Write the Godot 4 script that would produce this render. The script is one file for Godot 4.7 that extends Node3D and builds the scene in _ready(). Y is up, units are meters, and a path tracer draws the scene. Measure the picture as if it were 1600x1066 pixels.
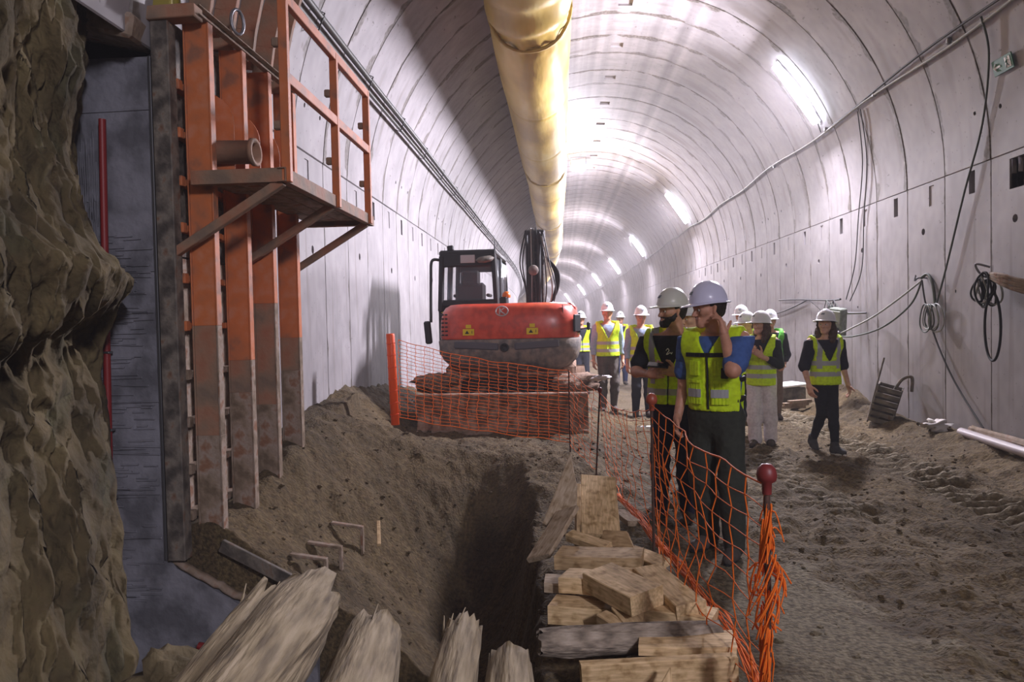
extends Node3D
# A tunnel under construction: units are metres, the tunnel runs along -z, "d" below always means depth = -z.

const CX := 1.02          # tunnel axis
const RAD := 3.75         # radius of the vault
const SPR := 3.3          # height of the vault's centre
const JR := 3.28          # joint between wall and vault, right
const JL := 3.5           # the same, left
const WALL_END := 4.67    # where the left wall stops

var M := {}
var used := {}
var rng := RandomNumberGenerator.new()
var fn := FastNoiseLite.new()

# ---------- nodes ----------
func numbered(called: String) -> String:
	if not used.has(called):
		used[called] = 0
		return called
	used[called] += 1
	return "%s_%03d" % [called, used[called]]

func tag(o, label: String, category: String, group := "", kind := ""):
	o.set_meta("label", label)
	if category != "": o.set_meta("category", category)
	if group != "": o.set_meta("group", group)
	if kind != "": o.set_meta("kind", kind)
	return o

func thing(called: String, label: String, category: String, xf := Transform3D(), group := "") -> Node3D:
	var o := Node3D.new()
	o.name = numbered(called)
	add_child(o)
	o.transform = xf
	tag(o, label, category, group)
	return o

func struct_node(called: String, label: String, category: String) -> Node3D:
	var o := thing(called, label, category)
	o.set_meta("kind", "structure")
	return o

func put(called: String, mesh: Mesh, m: Material, parent: Node = null, xf := Transform3D()) -> MeshInstance3D:
	var o := MeshInstance3D.new()
	o.mesh = mesh
	o.material_override = m
	if parent == null:
		o.name = numbered(called)
		add_child(o)
	else:
		o.name = called
		parent.add_child(o, true)
	o.transform = xf
	return o

func obj(called: String, st: SurfaceTool, m: Material, parent: Node = null, xf := Transform3D()) -> MeshInstance3D:
	return put(called, done(st), m, parent, xf)

func done(st: SurfaceTool) -> ArrayMesh:
	st.generate_normals()
	st.index()
	return st.commit()

func mb() -> SurfaceTool:
	var st := SurfaceTool.new()
	st.begin(Mesh.PRIMITIVE_TRIANGLES)
	st.set_smooth_group(-1)
	return st

func V(x: float, y: float, d: float) -> Vector3:   # x, height, depth
	return Vector3(x, y, -d)

# ---------- shapes ----------
func tri(st: SurfaceTool, a: Vector3, b: Vector3, c: Vector3, inside: Vector3):   # wound so that it faces away from "inside"
	if (b - a).cross(c - a).dot((a + b + c) / 3.0 - inside) > 0.0:
		st.add_vertex(a); st.add_vertex(c); st.add_vertex(b)
	else:
		st.add_vertex(a); st.add_vertex(b); st.add_vertex(c)

func quad(st: SurfaceTool, a: Vector3, b: Vector3, c: Vector3, d: Vector3, inside: Vector3):
	tri(st, a, b, c, inside); tri(st, a, c, d, inside)

func box(st: SurfaceTool, size: Vector3, xf := Transform3D(), bevel := 0.006):
	var h := size / 2.0
	var b := minf(bevel, minf(h.x, minf(h.y, h.z)) * 0.6)
	st.set_smooth_group(-1)
	var c := xf.origin
	var p := []
	for i in 8:
		var s := Vector3(1 if i & 1 else -1, 1 if i & 2 else -1, 1 if i & 4 else -1)
		p.append([xf * (s * Vector3(h.x, h.y - b, h.z - b)), xf * (s * Vector3(h.x - b, h.y, h.z - b)), xf * (s * Vector3(h.x - b, h.y - b, h.z))])
	for ax in 3:
		var u := 1 << ((ax + 1) % 3)
		var v := 1 << ((ax + 2) % 3)
		for sg in 2:
			var o := (1 << ax) * sg
			quad(st, p[o][ax], p[o | u][ax], p[o | u | v][ax], p[o | v][ax], c)
		if b > 0.0:
			var w := (ax + 1) % 3
			var x := (ax + 2) % 3
			for i in 4:
				var o := (u if i & 1 else 0) | (v if i & 2 else 0)
				var q := o | (1 << ax)
				quad(st, p[o][w], p[q][w], p[q][x], p[o][x], c)
	if b > 0.0:
		for i in 8: tri(st, p[i][0], p[i][1], p[i][2], c)

func frame(a: Vector3, b: Vector3, up := Vector3.UP) -> Transform3D:   # x runs from a to b, origin in the middle
	var x := (b - a).normalized()
	var u := up if absf(x.dot(up)) < 0.98 else Vector3.RIGHT
	var z := x.cross(u).normalized()
	return Transform3D(Basis(x, z.cross(x), z), (a + b) / 2.0)

func bar(st: SurfaceTool, a: Vector3, b: Vector3, h: float, w: float, bevel := 0.004, up := Vector3.UP):   # beam from a to b, h high and w wide
	box(st, Vector3(a.distance_to(b), h, w), frame(a, b, up), bevel)

func tube(st: SurfaceTool, pts: Array, r, sides := 8, caps := true):   # r: number or array
	var n := pts.size()
	var rings := []
	var up := Vector3.UP
	var t0: Vector3 = (pts[1] - pts[0]).normalized()
	if absf(t0.dot(up)) > 0.9: up = Vector3.RIGHT
	var side := t0.cross(up).normalized()
	for i in n:
		var t: Vector3 = (pts[mini(i + 1, n - 1)] - pts[maxi(i - 1, 0)]).normalized()
		side = (side - t * side.dot(t)).normalized()
		var o := side.cross(t)
		var rr: float = r[i] if r is Array else r
		var ring := PackedVector3Array()
		for k in sides:
			var a := TAU * k / sides
			ring.append(pts[i] + (side * cos(a) + o * sin(a)) * rr)
		rings.append(ring)
	st.set_smooth_group(1)
	for i in n - 1:
		var mid: Vector3 = (pts[i] + pts[i + 1]) / 2.0
		for k in sides:
			var l := (k + 1) % sides
			quad(st, rings[i][k], rings[i][l], rings[i + 1][l], rings[i + 1][k], mid)
	st.set_smooth_group(-1)
	if caps:
		for k in range(1, sides - 1):
			tri(st, rings[0][0], rings[0][k], rings[0][k + 1], pts[1])
			tri(st, rings[n - 1][0], rings[n - 1][k], rings[n - 1][k + 1], pts[n - 2])

func lathe(st: SurfaceTool, prof: Array, sides := 20, xf := Transform3D(), smooth := true):   # prof: [radius, y] from bottom to top
	for i in prof.size() - 1:
		var a = prof[i]; var b = prof[i + 1]
		st.set_smooth_group(2 if smooth else -1)
		for k in sides:
			var t0 := TAU * k / sides; var t1 := TAU * (k + 1) / sides
			var p := [Vector3(cos(t0) * a[0], a[1], sin(t0) * a[0]), Vector3(cos(t1) * a[0], a[1], sin(t1) * a[0]), Vector3(cos(t1) * b[0], b[1], sin(t1) * b[0]), Vector3(cos(t0) * b[0], b[1], sin(t0) * b[0])]
			# right-hand side of the profile direction faces out
			st.add_vertex(xf * p[0]); st.add_vertex(xf * p[1]); st.add_vertex(xf * p[2])
			st.add_vertex(xf * p[0]); st.add_vertex(xf * p[2]); st.add_vertex(xf * p[3])

func prism(st: SurfaceTool, poly: PackedVector2Array, depth: float, xf := Transform3D()):   # poly in x, y; extruded along z from 0 to depth
	st.set_smooth_group(-1)
	var idx := Geometry2D.triangulate_polygon(poly)
	var cw := Geometry2D.is_polygon_clockwise(poly)
	for i in range(0, idx.size(), 3):
		var a := poly[idx[i]]; var b := poly[idx[i + 1]]; var c := poly[idx[i + 2]]
		var f := [xf * Vector3(a.x, a.y, depth), xf * Vector3(b.x, b.y, depth), xf * Vector3(c.x, c.y, depth)]
		var g := [xf * Vector3(a.x, a.y, 0), xf * Vector3(b.x, b.y, 0), xf * Vector3(c.x, c.y, 0)]
		var mid := xf * Vector3((a.x + b.x + c.x) / 3, (a.y + b.y + c.y) / 3, depth / 2)
		tri(st, f[0], f[1], f[2], mid); tri(st, g[0], g[1], g[2], mid)
	var n := poly.size()
	for i in n:
		var a := poly[i]; var b := poly[(i + 1) % n]
		var e := b - a
		var out := Vector2(-e.y, e.x) if cw else Vector2(e.y, -e.x)
		var q := (a + b) / 2.0 - out.normalized() * 0.01
		quad(st, xf * Vector3(a.x, a.y, 0), xf * Vector3(b.x, b.y, 0), xf * Vector3(b.x, b.y, depth), xf * Vector3(a.x, a.y, depth), xf * Vector3(q.x, q.y, depth / 2))

func channel(st: SurfaceTool, a: Vector3, b: Vector3, web: float, flange: float, open: Vector3, t := 0.008):   # U profile from a to b; web lies across "open", flanges point along it
	var x := (b - a).normalized()
	var o := (open - x * open.dot(x)).normalized()
	var u := x.cross(o)
	var L := a.distance_to(b)
	var mid := (a + b) / 2.0
	box(st, Vector3(L, web, t), Transform3D(Basis(x, u, o), mid), 0.002)
	for s in [-1, 1]:
		box(st, Vector3(L, t, flange), Transform3D(Basis(x, u, o), mid + u * s * (web / 2 - t / 2) + o * (flange / 2 + t / 2)), 0.002)

func curve(pts: Array, per := 6) -> Array:   # Catmull-Rom through the points
	var out := []
	for i in pts.size() - 1:
		var p0: Vector3 = pts[maxi(i - 1, 0)]; var p1: Vector3 = pts[i]; var p2: Vector3 = pts[i + 1]; var p3: Vector3 = pts[mini(i + 2, pts.size() - 1)]
		for k in per:
			out.append(p1.cubic_interpolate(p2, p0, p3, float(k) / per))
	out.append(pts[-1])
	return out

# ---------- materials ----------
func noise_tex(sd: int, freq: float, oct: int, ramp: Array, size := 512, type := FastNoiseLite.TYPE_SIMPLEX_SMOOTH) -> NoiseTexture2D:
	var n := FastNoiseLite.new()
	n.seed = sd; n.frequency = freq; n.noise_type = type
	n.fractal_octaves = oct
	n.fractal_type = FastNoiseLite.FRACTAL_FBM
	var t := NoiseTexture2D.new()
	t.width = size; t.height = size; t.seamless = true; t.noise = n
	if ramp:
		var g := Gradient.new()
		var offs := PackedFloat32Array(); var cols := PackedColorArray()
		for i in ramp.size():
			offs.append(ramp[i][0]); cols.append(ramp[i][1])
		g.offsets = offs; g.colors = cols
		t.color_ramp = g
	return t

func mat(c: Color, rough := 0.8, metal := 0.0) -> StandardMaterial3D:
	var m := StandardMaterial3D.new()
	m.albedo_color = c; m.roughness = rough; m.metallic = metal
	return m

func textured(c: Color, rough: float, tex: Texture2D, scale: Vector3, bump: Texture2D = null, deep := 1.0, world := false, metal := 0.0) -> StandardMaterial3D:
	var m := mat(c, rough, metal)
	m.albedo_texture = tex
	m.uv1_triplanar = true
	m.uv1_world_triplanar = world
	m.uv1_scale = scale
	if bump:
		m.heightmap_enabled = true
		m.heightmap_texture = bump
		m.heightmap_scale = deep
	return m

func grey(v: float) -> Color:
	return Color(v, v, v)

func ramp3(a: Color, b: Color, c: Color) -> Array:
	return [[0.25, a], [0.5, b], [0.75, c]]

const LAMP_GLOW := 50.0
const FLOOD_GLOW := 60.0
const LAMP_E := 140.0
const FLOOD_E := 95.0
const UNSEEN_LAMP_D := -5.0  # unseen batten lamp behind the viewpoint, placed to light camera-facing surfaces
const UNSEEN_LAMP_F := 0.6

func _ready():
	rng.seed = 7
	fn.seed = 11
	fn.noise_type = FastNoiseLite.TYPE_SIMPLEX_SMOOTH
	fn.frequency = 1.0
	fn.fractal_octaves = 1
	# camera
	var cam := Camera3D.new()
	cam.name = "camera"
	cam.fov = 51.7046
	cam.near = 0.05; cam.far = 400.0
	cam.position = Vector3(0, 1.6, 0)
	cam.rotation_degrees = Vector3(-1.54, 3.87, -1.2)
	add_child(cam)
	cam.current = true
	# environment: underground, no sky; everything is lit by the lamps
	var env := Environment.new()
	env.background_mode = Environment.BG_COLOR
	env.background_color = Color.BLACK
	env.tonemap_mode = Environment.TONE_MAPPER_LINEAR
	env.tonemap_exposure = 1.0
	env.sdfgi_enabled = true; env.ssao_enabled = true; env.ssil_enabled = true
	var we := WorldEnvironment.new()
	we.name = "environment"
	we.environment = env
	add_child(we)
	materials()
	lamps()
	tunnel()
	ground()
	soil_bank()
	wall_end()
	formwork()
	duct()
	excavator()
	wood()
	fence()
	wall_things()
	people()
	haze()

func materials():
	var fine := noise_tex(3, 0.012, 5, ramp3(grey(0.78), grey(0.9), grey(1.0)))
	var rough_bump := noise_tex(5, 0.03, 5, [], 512)
	var soft_bump := noise_tex(6, 0.01, 5, [], 512)
	M.fine = fine; M.rough_bump = rough_bump; M.soft_bump = soft_bump
	# lining: own stains and print by UV, grain by world triplanar detail
	M.vault = []
	M.wall = []
	for i in 3:
		M.vault.append(lining(vault_image(i), soft_bump, 0.5))
		M.wall.append(lining(wall_image(i), soft_bump, 0.3))
	M.end_concrete = textured(Color(0.5, 0.5, 0.53), 0.75, noise_tex(21, 0.008, 5, ramp3(grey(0.72), grey(0.9), grey(1.0))), Vector3(0.6, 0.6, 0.6), rough_bump, 0.6, true)
	M.soil = textured(Color.WHITE, 0.95, noise_tex(31, 0.02, 6, [[0.2, Color(0.62, 0.6, 0.56)], [0.5, Color(0.85, 0.83, 0.8)], [0.8, Color(1, 1, 0.98)]]), Vector3(2.1, 2.1, 2.1), rough_bump, 1.1, true)
	M.soil.vertex_color_use_as_albedo = true
	M.bank = textured(Color.WHITE, 0.92, noise_tex(33, 0.008, 6, [[0.2, Color(0.7, 0.68, 0.6)], [0.5, Color(0.9, 0.87, 0.8)], [0.8, Color(1, 1, 0.95)]]), Vector3(0.7, 0.7, 0.7), rough_bump, 2.0, true)
	M.bank.vertex_color_use_as_albedo = true
	# steel
	M.orange = textured(Color(1, 1, 1), 0.6, noise_tex(41, 0.008, 5, [[0.12, Color(0.54, 0.36, 0.27)], [0.35, Color(0.68, 0.4, 0.25)], [0.65, Color(0.74, 0.41, 0.22)], [0.92, Color(0.74, 0.47, 0.34)]]), Vector3(0.8, 0.8, 0.8), rough_bump, 0.15, true)
	M.orange_dirty = textured(Color(1, 1, 1), 0.75, noise_tex(42, 0.007, 5, [[0.12, Color(0.45, 0.38, 0.32)], [0.4, Color(0.52, 0.42, 0.34)], [0.65, Color(0.57, 0.42, 0.33)], [0.92, Color(0.57, 0.38, 0.28)]]), Vector3(0.9, 0.9, 0.9), rough_bump, 0.3, true)
	M.muddy = textured(Color(1, 1, 1), 0.85, noise_tex(43, 0.007, 5, [[0.2, Color(0.4, 0.34, 0.27)], [0.45, Color(0.52, 0.45, 0.38)], [0.65, Color(0.58, 0.52, 0.47)], [0.85, Color(0.5, 0.36, 0.27)]]), Vector3(1.2, 1.2, 1.2), rough_bump, 0.4, true)
	M.rust_and_shade = textured(Color(1, 1, 1), 0.7, noise_tex(44, 0.009, 5, [[0.15, Color(0.24, 0.22, 0.2)], [0.45, Color(0.36, 0.33, 0.3)], [0.7, Color(0.46, 0.43, 0.39)], [0.9, Color(0.42, 0.31, 0.24)]]), Vector3(1.2, 1.2, 1.2), rough_bump, 0.4, true)  # dark rusty steel; also carries the recess shade on the upper skin plates
	M.steel = mat(Color(0.5, 0.5, 0.52), 0.4, 0.6)
	M.galv = mat(Color(0.5, 0.5, 0.51), 0.35, 0.8)
	M.dull_pipe = mat(Color(0.3, 0.3, 0.29), 0.4, 0.5)
	M.black = mat(Color(0.07, 0.07, 0.075), 0.5)
	M.black_rubber = mat(Color(0.06, 0.06, 0.065), 0.85)
	M.cable = mat(Color(0.16, 0.16, 0.165), 0.6)
	M.cable_green = mat(Color(0.27, 0.3, 0.27), 0.6)
	M.cable_pale = mat(Color(0.55, 0.56, 0.54), 0.5)
	M.white_paint = mat(Color(0.88, 0.88, 0.88), 0.5)
	M.red_pipe = mat(Color(0.5, 0.1, 0.1), 0.5)

func lining(im: Image, bump: Texture2D, deep: float) -> StandardMaterial3D:
	var m := mat(Color(1.0, 0.97, 0.985), 0.62)
	m.albedo_texture = ImageTexture.create_from_image(im)
	m.texture_repeat = false
	m.uv2_triplanar = true
	m.uv2_world_triplanar = true
	m.uv2_scale = Vector3(0.37, 0.37, 0.37)
	m.detail_enabled = true
	m.detail_blend_mode = BaseMaterial3D.BLEND_MODE_MUL
	m.detail_uv_layer = BaseMaterial3D.DETAIL_UV_2
	m.detail_albedo = M.fine
	return m

func nz(x: float, y: float, sd: float) -> float:
	return fn.get_noise_3d(x, y, sd * 37.7)

func lining_image(w: int, h: int, length: float, kind: int, vault: bool) -> Image:
	# cast concrete: cloudy tone, air pores, brown drips and ragged damp bands beside the joints
	var im := Image.create_empty(w, h, false, Image.FORMAT_RGB8)
	var r2 := RandomNumberGenerator.new()
	r2.seed = 100 + kind + (50 if vault else 0)
	var stain: float = ([1.0, 0.3, 0.8][kind] if vault else [0.45, 0.2, 0.3][kind])
	for j in h:
		var s := (j + 0.5) / h * length
		var base := 0.5 * nz(3.0, s * 0.6, kind + 1.0)
		for i in w:
			var u := (i + 0.5) / w * 0.93
			var v := 0.70 + 0.045 * nz(u * 1.6, s * 1.6, kind + 2.0) + 0.03 * nz(u * 7.0, s * 5.0, kind + 3.0) + 0.02 * base
			var edge := minf(u, 0.93 - u)
			var k := 0.0
			if edge < 0.16:
				var rag := (0.09 if vault else 0.06) + 0.12 * nz(u * 3.0 + (5.0 if u > 0.4 else 0.0), s * 2.2, kind + 4.0) + 0.03 * nz(u * 14.0, s * 9.0, kind + 5.0)
				k = clampf((rag * stain - edge) * 40.0, 0.0, 1.0) * clampf(0.8 + 0.5 * nz(u * 20.0, s * 20.0, 8.0), 0.0, 1.0)
			var drip := 0.0
			if not vault:
				drip = clampf(nz(u * 9.0, s * 0.35, kind + 6.0) - 0.5, 0.0, 1.0) * 0.8
			else:
				drip = clampf(nz(u * 4.0, s * 0.7, kind + 6.0) - 0.4, 0.0, 1.0) * 0.9
			var c := Color(v, v, v)
			c = c.lerp(Color(0.36, 0.33, 0.28), clampf(k * 0.85, 0.0, 0.8))
			c = c.lerp(Color(0.47, 0.44, 0.40), clampf(drip, 0.0, 0.5))
			im.set_pixel(i, j, c)
	for n in int(length * 26):   # pores
		var p := Vector2i(r2.randi_range(2, w - 3), r2.randi_range(2, h - 3))
		im.set_pixelv(p, Color(0.42, 0.41, 0.4))
	for n in int(length * 1.5):  # scuffs left by the shutter
		var p := Vector2i(r2.randi_range(4, w - 12), r2.randi_range(4, h - 6))
		for q in r2.randi_range(3, 8):
			im.set_pixel(p.x + q, p.y + (q * r2.randi_range(0, 1)) / 2, Color(0.4, 0.39, 0.37))
	return im

func vault_image(k: int) -> Image:
	return lining_image(96, 900, 11.8, k, true)

func wall_image(k: int) -> Image:
	return lining_image(128, 520, 4.6, k, false)

# ---------- lamps ----------
func axis_off(d: float) -> Vector3:   # the tunnel bends to the left and dips far ahead
	var t := maxf(0.0, d - 34.0)
	return Vector3(-t * t / 860.0, -t * t / 2600.0, 0)

func lamps():
	M.tube_glow = mat(Color(1, 1, 1), 0.4)
	M.tube_glow.emission_enabled = true
	M.tube_glow.emission = Color(0.93, 0.94, 1.0)
	M.tube_glow.emission_energy_multiplier = LAMP_GLOW
	M.flood_glow = M.tube_glow.duplicate()
	M.flood_glow.emission_energy_multiplier = FLOOD_GLOW
	M.lamp_body = mat(Color(0.75, 0.76, 0.78), 0.5)
	var words := ["overhead, outside the picture at the near end", "nearest", "second", "third", "fourth", "fifth", "sixth", "seventh", "eighth", "ninth"]
	for k in 10:
		var d := 12.2 + 12.1 * (k - 1) if k > 0 else UNSEEN_LAMP_D
		var a := deg_to_rad(34.0)
		var rad := Vector3(cos(a), sin(a), 0)
		var along := Vector3(-sin(a), cos(a), 0)
		var at := Vector3(CX, SPR, -d) + axis_off(d) + rad * (RAD - 0.13)
		var xf := Transform3D(Basis(along, rad, along.cross(rad)), at)
		var t := thing("tunnel_light", ("bright batten light across the vault's right haunch, %s visible in the row" % words[k]) if k > 0 else "unseen batten light on the right haunch behind the viewpoint, placed to light surfaces that face the camera", "light", xf, "batten lights along the right haunch")
		var st := mb()
		box(st, Vector3(1.26, 0.045, 0.1), Transform3D(Basis(), Vector3(0, 0.045, 0)), 0.012)
		obj("housing", st, M.lamp_body, t)
		st = mb()
		box(st, Vector3(1.2, 0.05, 0.19), Transform3D(Basis(), Vector3(0, -0.005, 0)), 0.02)
		obj("light_tube", st, M.tube_glow, t)
		for s in [-1, 1]:
			st = mb()
			box(st, Vector3(0.04, 0.03, 0.05), Transform3D(Basis(), Vector3(0.45 * s, 0.07, 0)), 0.004)
			obj("bracket", st, M.steel, t)
		var l := AreaLight3D.new()
		l.name = "lamp_light"
		l.area_size = Vector2(1.2, 0.19)
		l.area_normalize_energy = true
		l.light_energy = LAMP_E * (UNSEEN_LAMP_F if k == 0 else 1.0)
		l.light_color = Color(0.97, 0.945, 1.0)
		l.shadow_enabled = true
		l.area_range = 200.0
		t.add_child(l)
		l.transform = Transform3D(Basis(Vector3.RIGHT, Vector3(0, 0, -1), Vector3.UP), Vector3(0, -0.035, 0))
	# floodlight hung under the crown, aimed back along the tunnel
	var at := Vector3(0.72, 6.62, -23.2)
	var fl := thing("floodlight", "dazzling white floodlight under the crown beside the yellow duct", "light", Transform3D(Basis.from_euler(Vector3(deg_to_rad(38), 0, 0)), at))
	var st := mb()
	box(st, Vector3(0.46, 0.34, 0.07), Transform3D(Basis(), Vector3(0, 0, -0.045)), 0.015)
	obj("housing", st, M.lamp_body, fl)
	st = mb()
	box(st, Vector3(0.42, 0.3, 0.02), Transform3D(Basis(), Vector3(0, 0, 0)), 0.006)
	obj("light_panel", st, M.flood_glow, fl)
	st = mb()
	tube(st, [Vector3(-0.25, 0, -0.05), Vector3(-0.25, 0.28, -0.1), Vector3(0.25, 0.28, -0.1), Vector3(0.25, 0, -0.05)], 0.014, 6)
	obj("bracket", st, M.steel, fl)
	var l := AreaLight3D.new()
	l.name = "flood_light"
	l.area_size = Vector2(0.42, 0.3)
	l.area_normalize_energy = true
	l.light_energy = FLOOD_E
	l.light_color = Color(0.97, 0.945, 1.0)
	l.shadow_enabled = true
	l.area_range = 200.0
	fl.add_child(l)
	l.transform = Transform3D(Basis(Vector3.LEFT, Vector3.UP, Vector3(0, 0, -1)), Vector3(0, 0, 0.02))

# ---------- lining ----------
func prof(side: int, s: float, dep: float) -> Vector2:   # side 0 right wall, 1 left wall (s = height), 2 vault (s = angle)
	if side == 0: return Vector2(CX + RAD + dep, s)
	if side == 1: return Vector2(CX - RAD - dep, s)
	return Vector2(CX + cos(s) * (RAD + dep), SPR + sin(s) * (RAD + dep))

func lp(side: int, s: float, d: float, dep: float) -> Vector3:
	var p := prof(side, s, dep)
	return Vector3(p.x, p.y, -d) + axis_off(d)

func tri_uv(st: SurfaceTool, a: Vector3, b: Vector3, c: Vector3, ua: Vector2, ub: Vector2, uc: Vector2, inside: Vector3):
	var flip := (b - a).cross(c - a).dot((a + b + c) / 3.0 - inside) > 0.0
	st.set_uv(ua); st.add_vertex(a)
	if flip:
		st.set_uv(uc); st.add_vertex(c)
		st.set_uv(ub); st.add_vertex(b)
	else:
		st.set_uv(ub); st.add_vertex(b)
		st.set_uv(uc); st.add_vertex(c)

func lining_panel(side: int, d0: float, d1: float, s0: float, s1: float, ds: float, holes: Array, proud: float, wide := false) -> ArrayMesh:
	# a cast bay with chamfered edges; holes: [d, s, half depth-wise, half height, recess, round]
	var st := mb()
	st.set_smooth_group(1)
	var e := 0.009
	var db := [d0, d0 + (0.022 if wide else e), d1 - e, d1]
	var sb := [s0, s0 + e / (RAD if side == 2 else 1.0), s1 - e / (RAD if side == 2 else 1.0), s1]
	var n := int(ceil((s1 - s0) / ds))
	for k in range(1, n):
		var s := s0 + (s1 - s0) * k / n
		var free := true
		for h in holes:
			if absf(s - h[1]) < h[3] * 1.25: free = false
		if free: sb.append(s)
	var f := RAD if side == 2 else 1.0
	for h in holes:
		var m: float = 1.2 if h[5] else 1.0
		db.append(h[0] - h[2] * m); db.append(h[0] + h[2] * m)
		sb.append(h[1] - h[3] * m); sb.append(h[1] + h[3] * m)
	db.sort(); sb.sort()
	var dn := [db[0]]
	for x in db: if x - dn[-1] > 0.0005: dn.append(x)
	var sn := [sb[0]]
	for x in sb: if x - sn[-1] > 0.0002: sn.append(x)
	var dep := func(d: float, s: float) -> float: return (0.03 if wide and d < d0 + 0.001 else 0.014) if d < d0 + 0.001 or d > d1 - 0.001 or s < s0 + 0.0005 or s > s1 - 0.0005 else -proud
	var uv := func(d: float, s: float) -> Vector2: return Vector2((d - d0) / (d1 - d0), (s - s0) / (s1 - s0))
	for i in dn.size() - 1:
		for j in sn.size() - 1:
			var da: float = dn[i]; var dd: float = dn[i + 1]; var sa: float = sn[j]; var sc: float = sn[j + 1]
			var behind := lp(side, (sa + sc) / 2, (da + dd) / 2, 1.0)
			var hole = null
			for h in holes:
				if absf((da + dd) / 2 - h[0]) < h[2] * 0.9 and absf((sa + sc) / 2 - h[1]) < h[3] * 0.9: hole = h
			if hole == null:
				var a := lp(side, sa, da, dep.call(da, sa)); var b := lp(side, sa, dd, dep.call(dd, sa))
				var c := lp(side, sc, dd, dep.call(dd, sc)); var g := lp(side, sc, da, dep.call(da, sc))
				var rim_cell: bool = i == 0 or i == dn.size() - 2 or j == 0 or j == sn.size() - 2
				st.set_smooth_group(-1 if rim_cell else 1)
				tri_uv(st, a, b, c, uv.call(da, sa), uv.call(dd, sa), uv.call(dd, sc), behind)
				tri_uv(st, a, c, g, uv.call(da, sa), uv.call(dd, sc), uv.call(da, sc), behind)
				continue
			var rim := []; var border := []
			for k in 8:
				var t := TAU * k / 8
				var q := Vector2(cos(t), sin(t))
				var w := q / maxf(absf(q.x), absf(q.y))
				border.append(Vector2((da + dd) / 2 + w.x * (dd - da) / 2, (sa + sc) / 2 + w.y * (sc - sa) / 2))
				if hole[5]: rim.append(Vector2(hole[0] + q.x * hole[2], hole[1] + q.y * hole[3]))
				else: rim.append(border[k])
			st.set_smooth_group(-1)
			var mid := Vector2(hole[0], hole[1])
			for k in 8:
				var l := (k + 1) % 8
				var p := func(v2: Vector2, dp: float) -> Vector3: return lp(side, v2.y, v2.x, dp)
				var un: Vector2 = uv.call(mid.x, mid.y)
				if hole[5]:
					tri_uv(st, p.call(border[k], -proud), p.call(border[l], -proud), p.call(rim[l], -proud), un, un, un, behind)
					tri_uv(st, p.call(border[k], -proud), p.call(rim[l], -proud), p.call(rim[k], -proud), un, un, un, behind)
				var o: Vector3 = p.call(mid + (rim[k] - mid) * 3.0, hole[4] / 2)
				tri_uv(st, p.call(rim[k], -proud), p.call(rim[l], -proud), p.call(rim[l], hole[4]), un, un, un, o)
				tri_uv(st, p.call(rim[k], -proud), p.call(rim[l], hole[4]), p.call(rim[k], hole[4]), un, un, un, o)
				tri_uv(st, p.call(rim[k], hole[4]), p.call(rim[l], hole[4]), p.call(mid, hole[4]), un, un, un, behind)
			st.set_smooth_group(1)
	return done(st)

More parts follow.
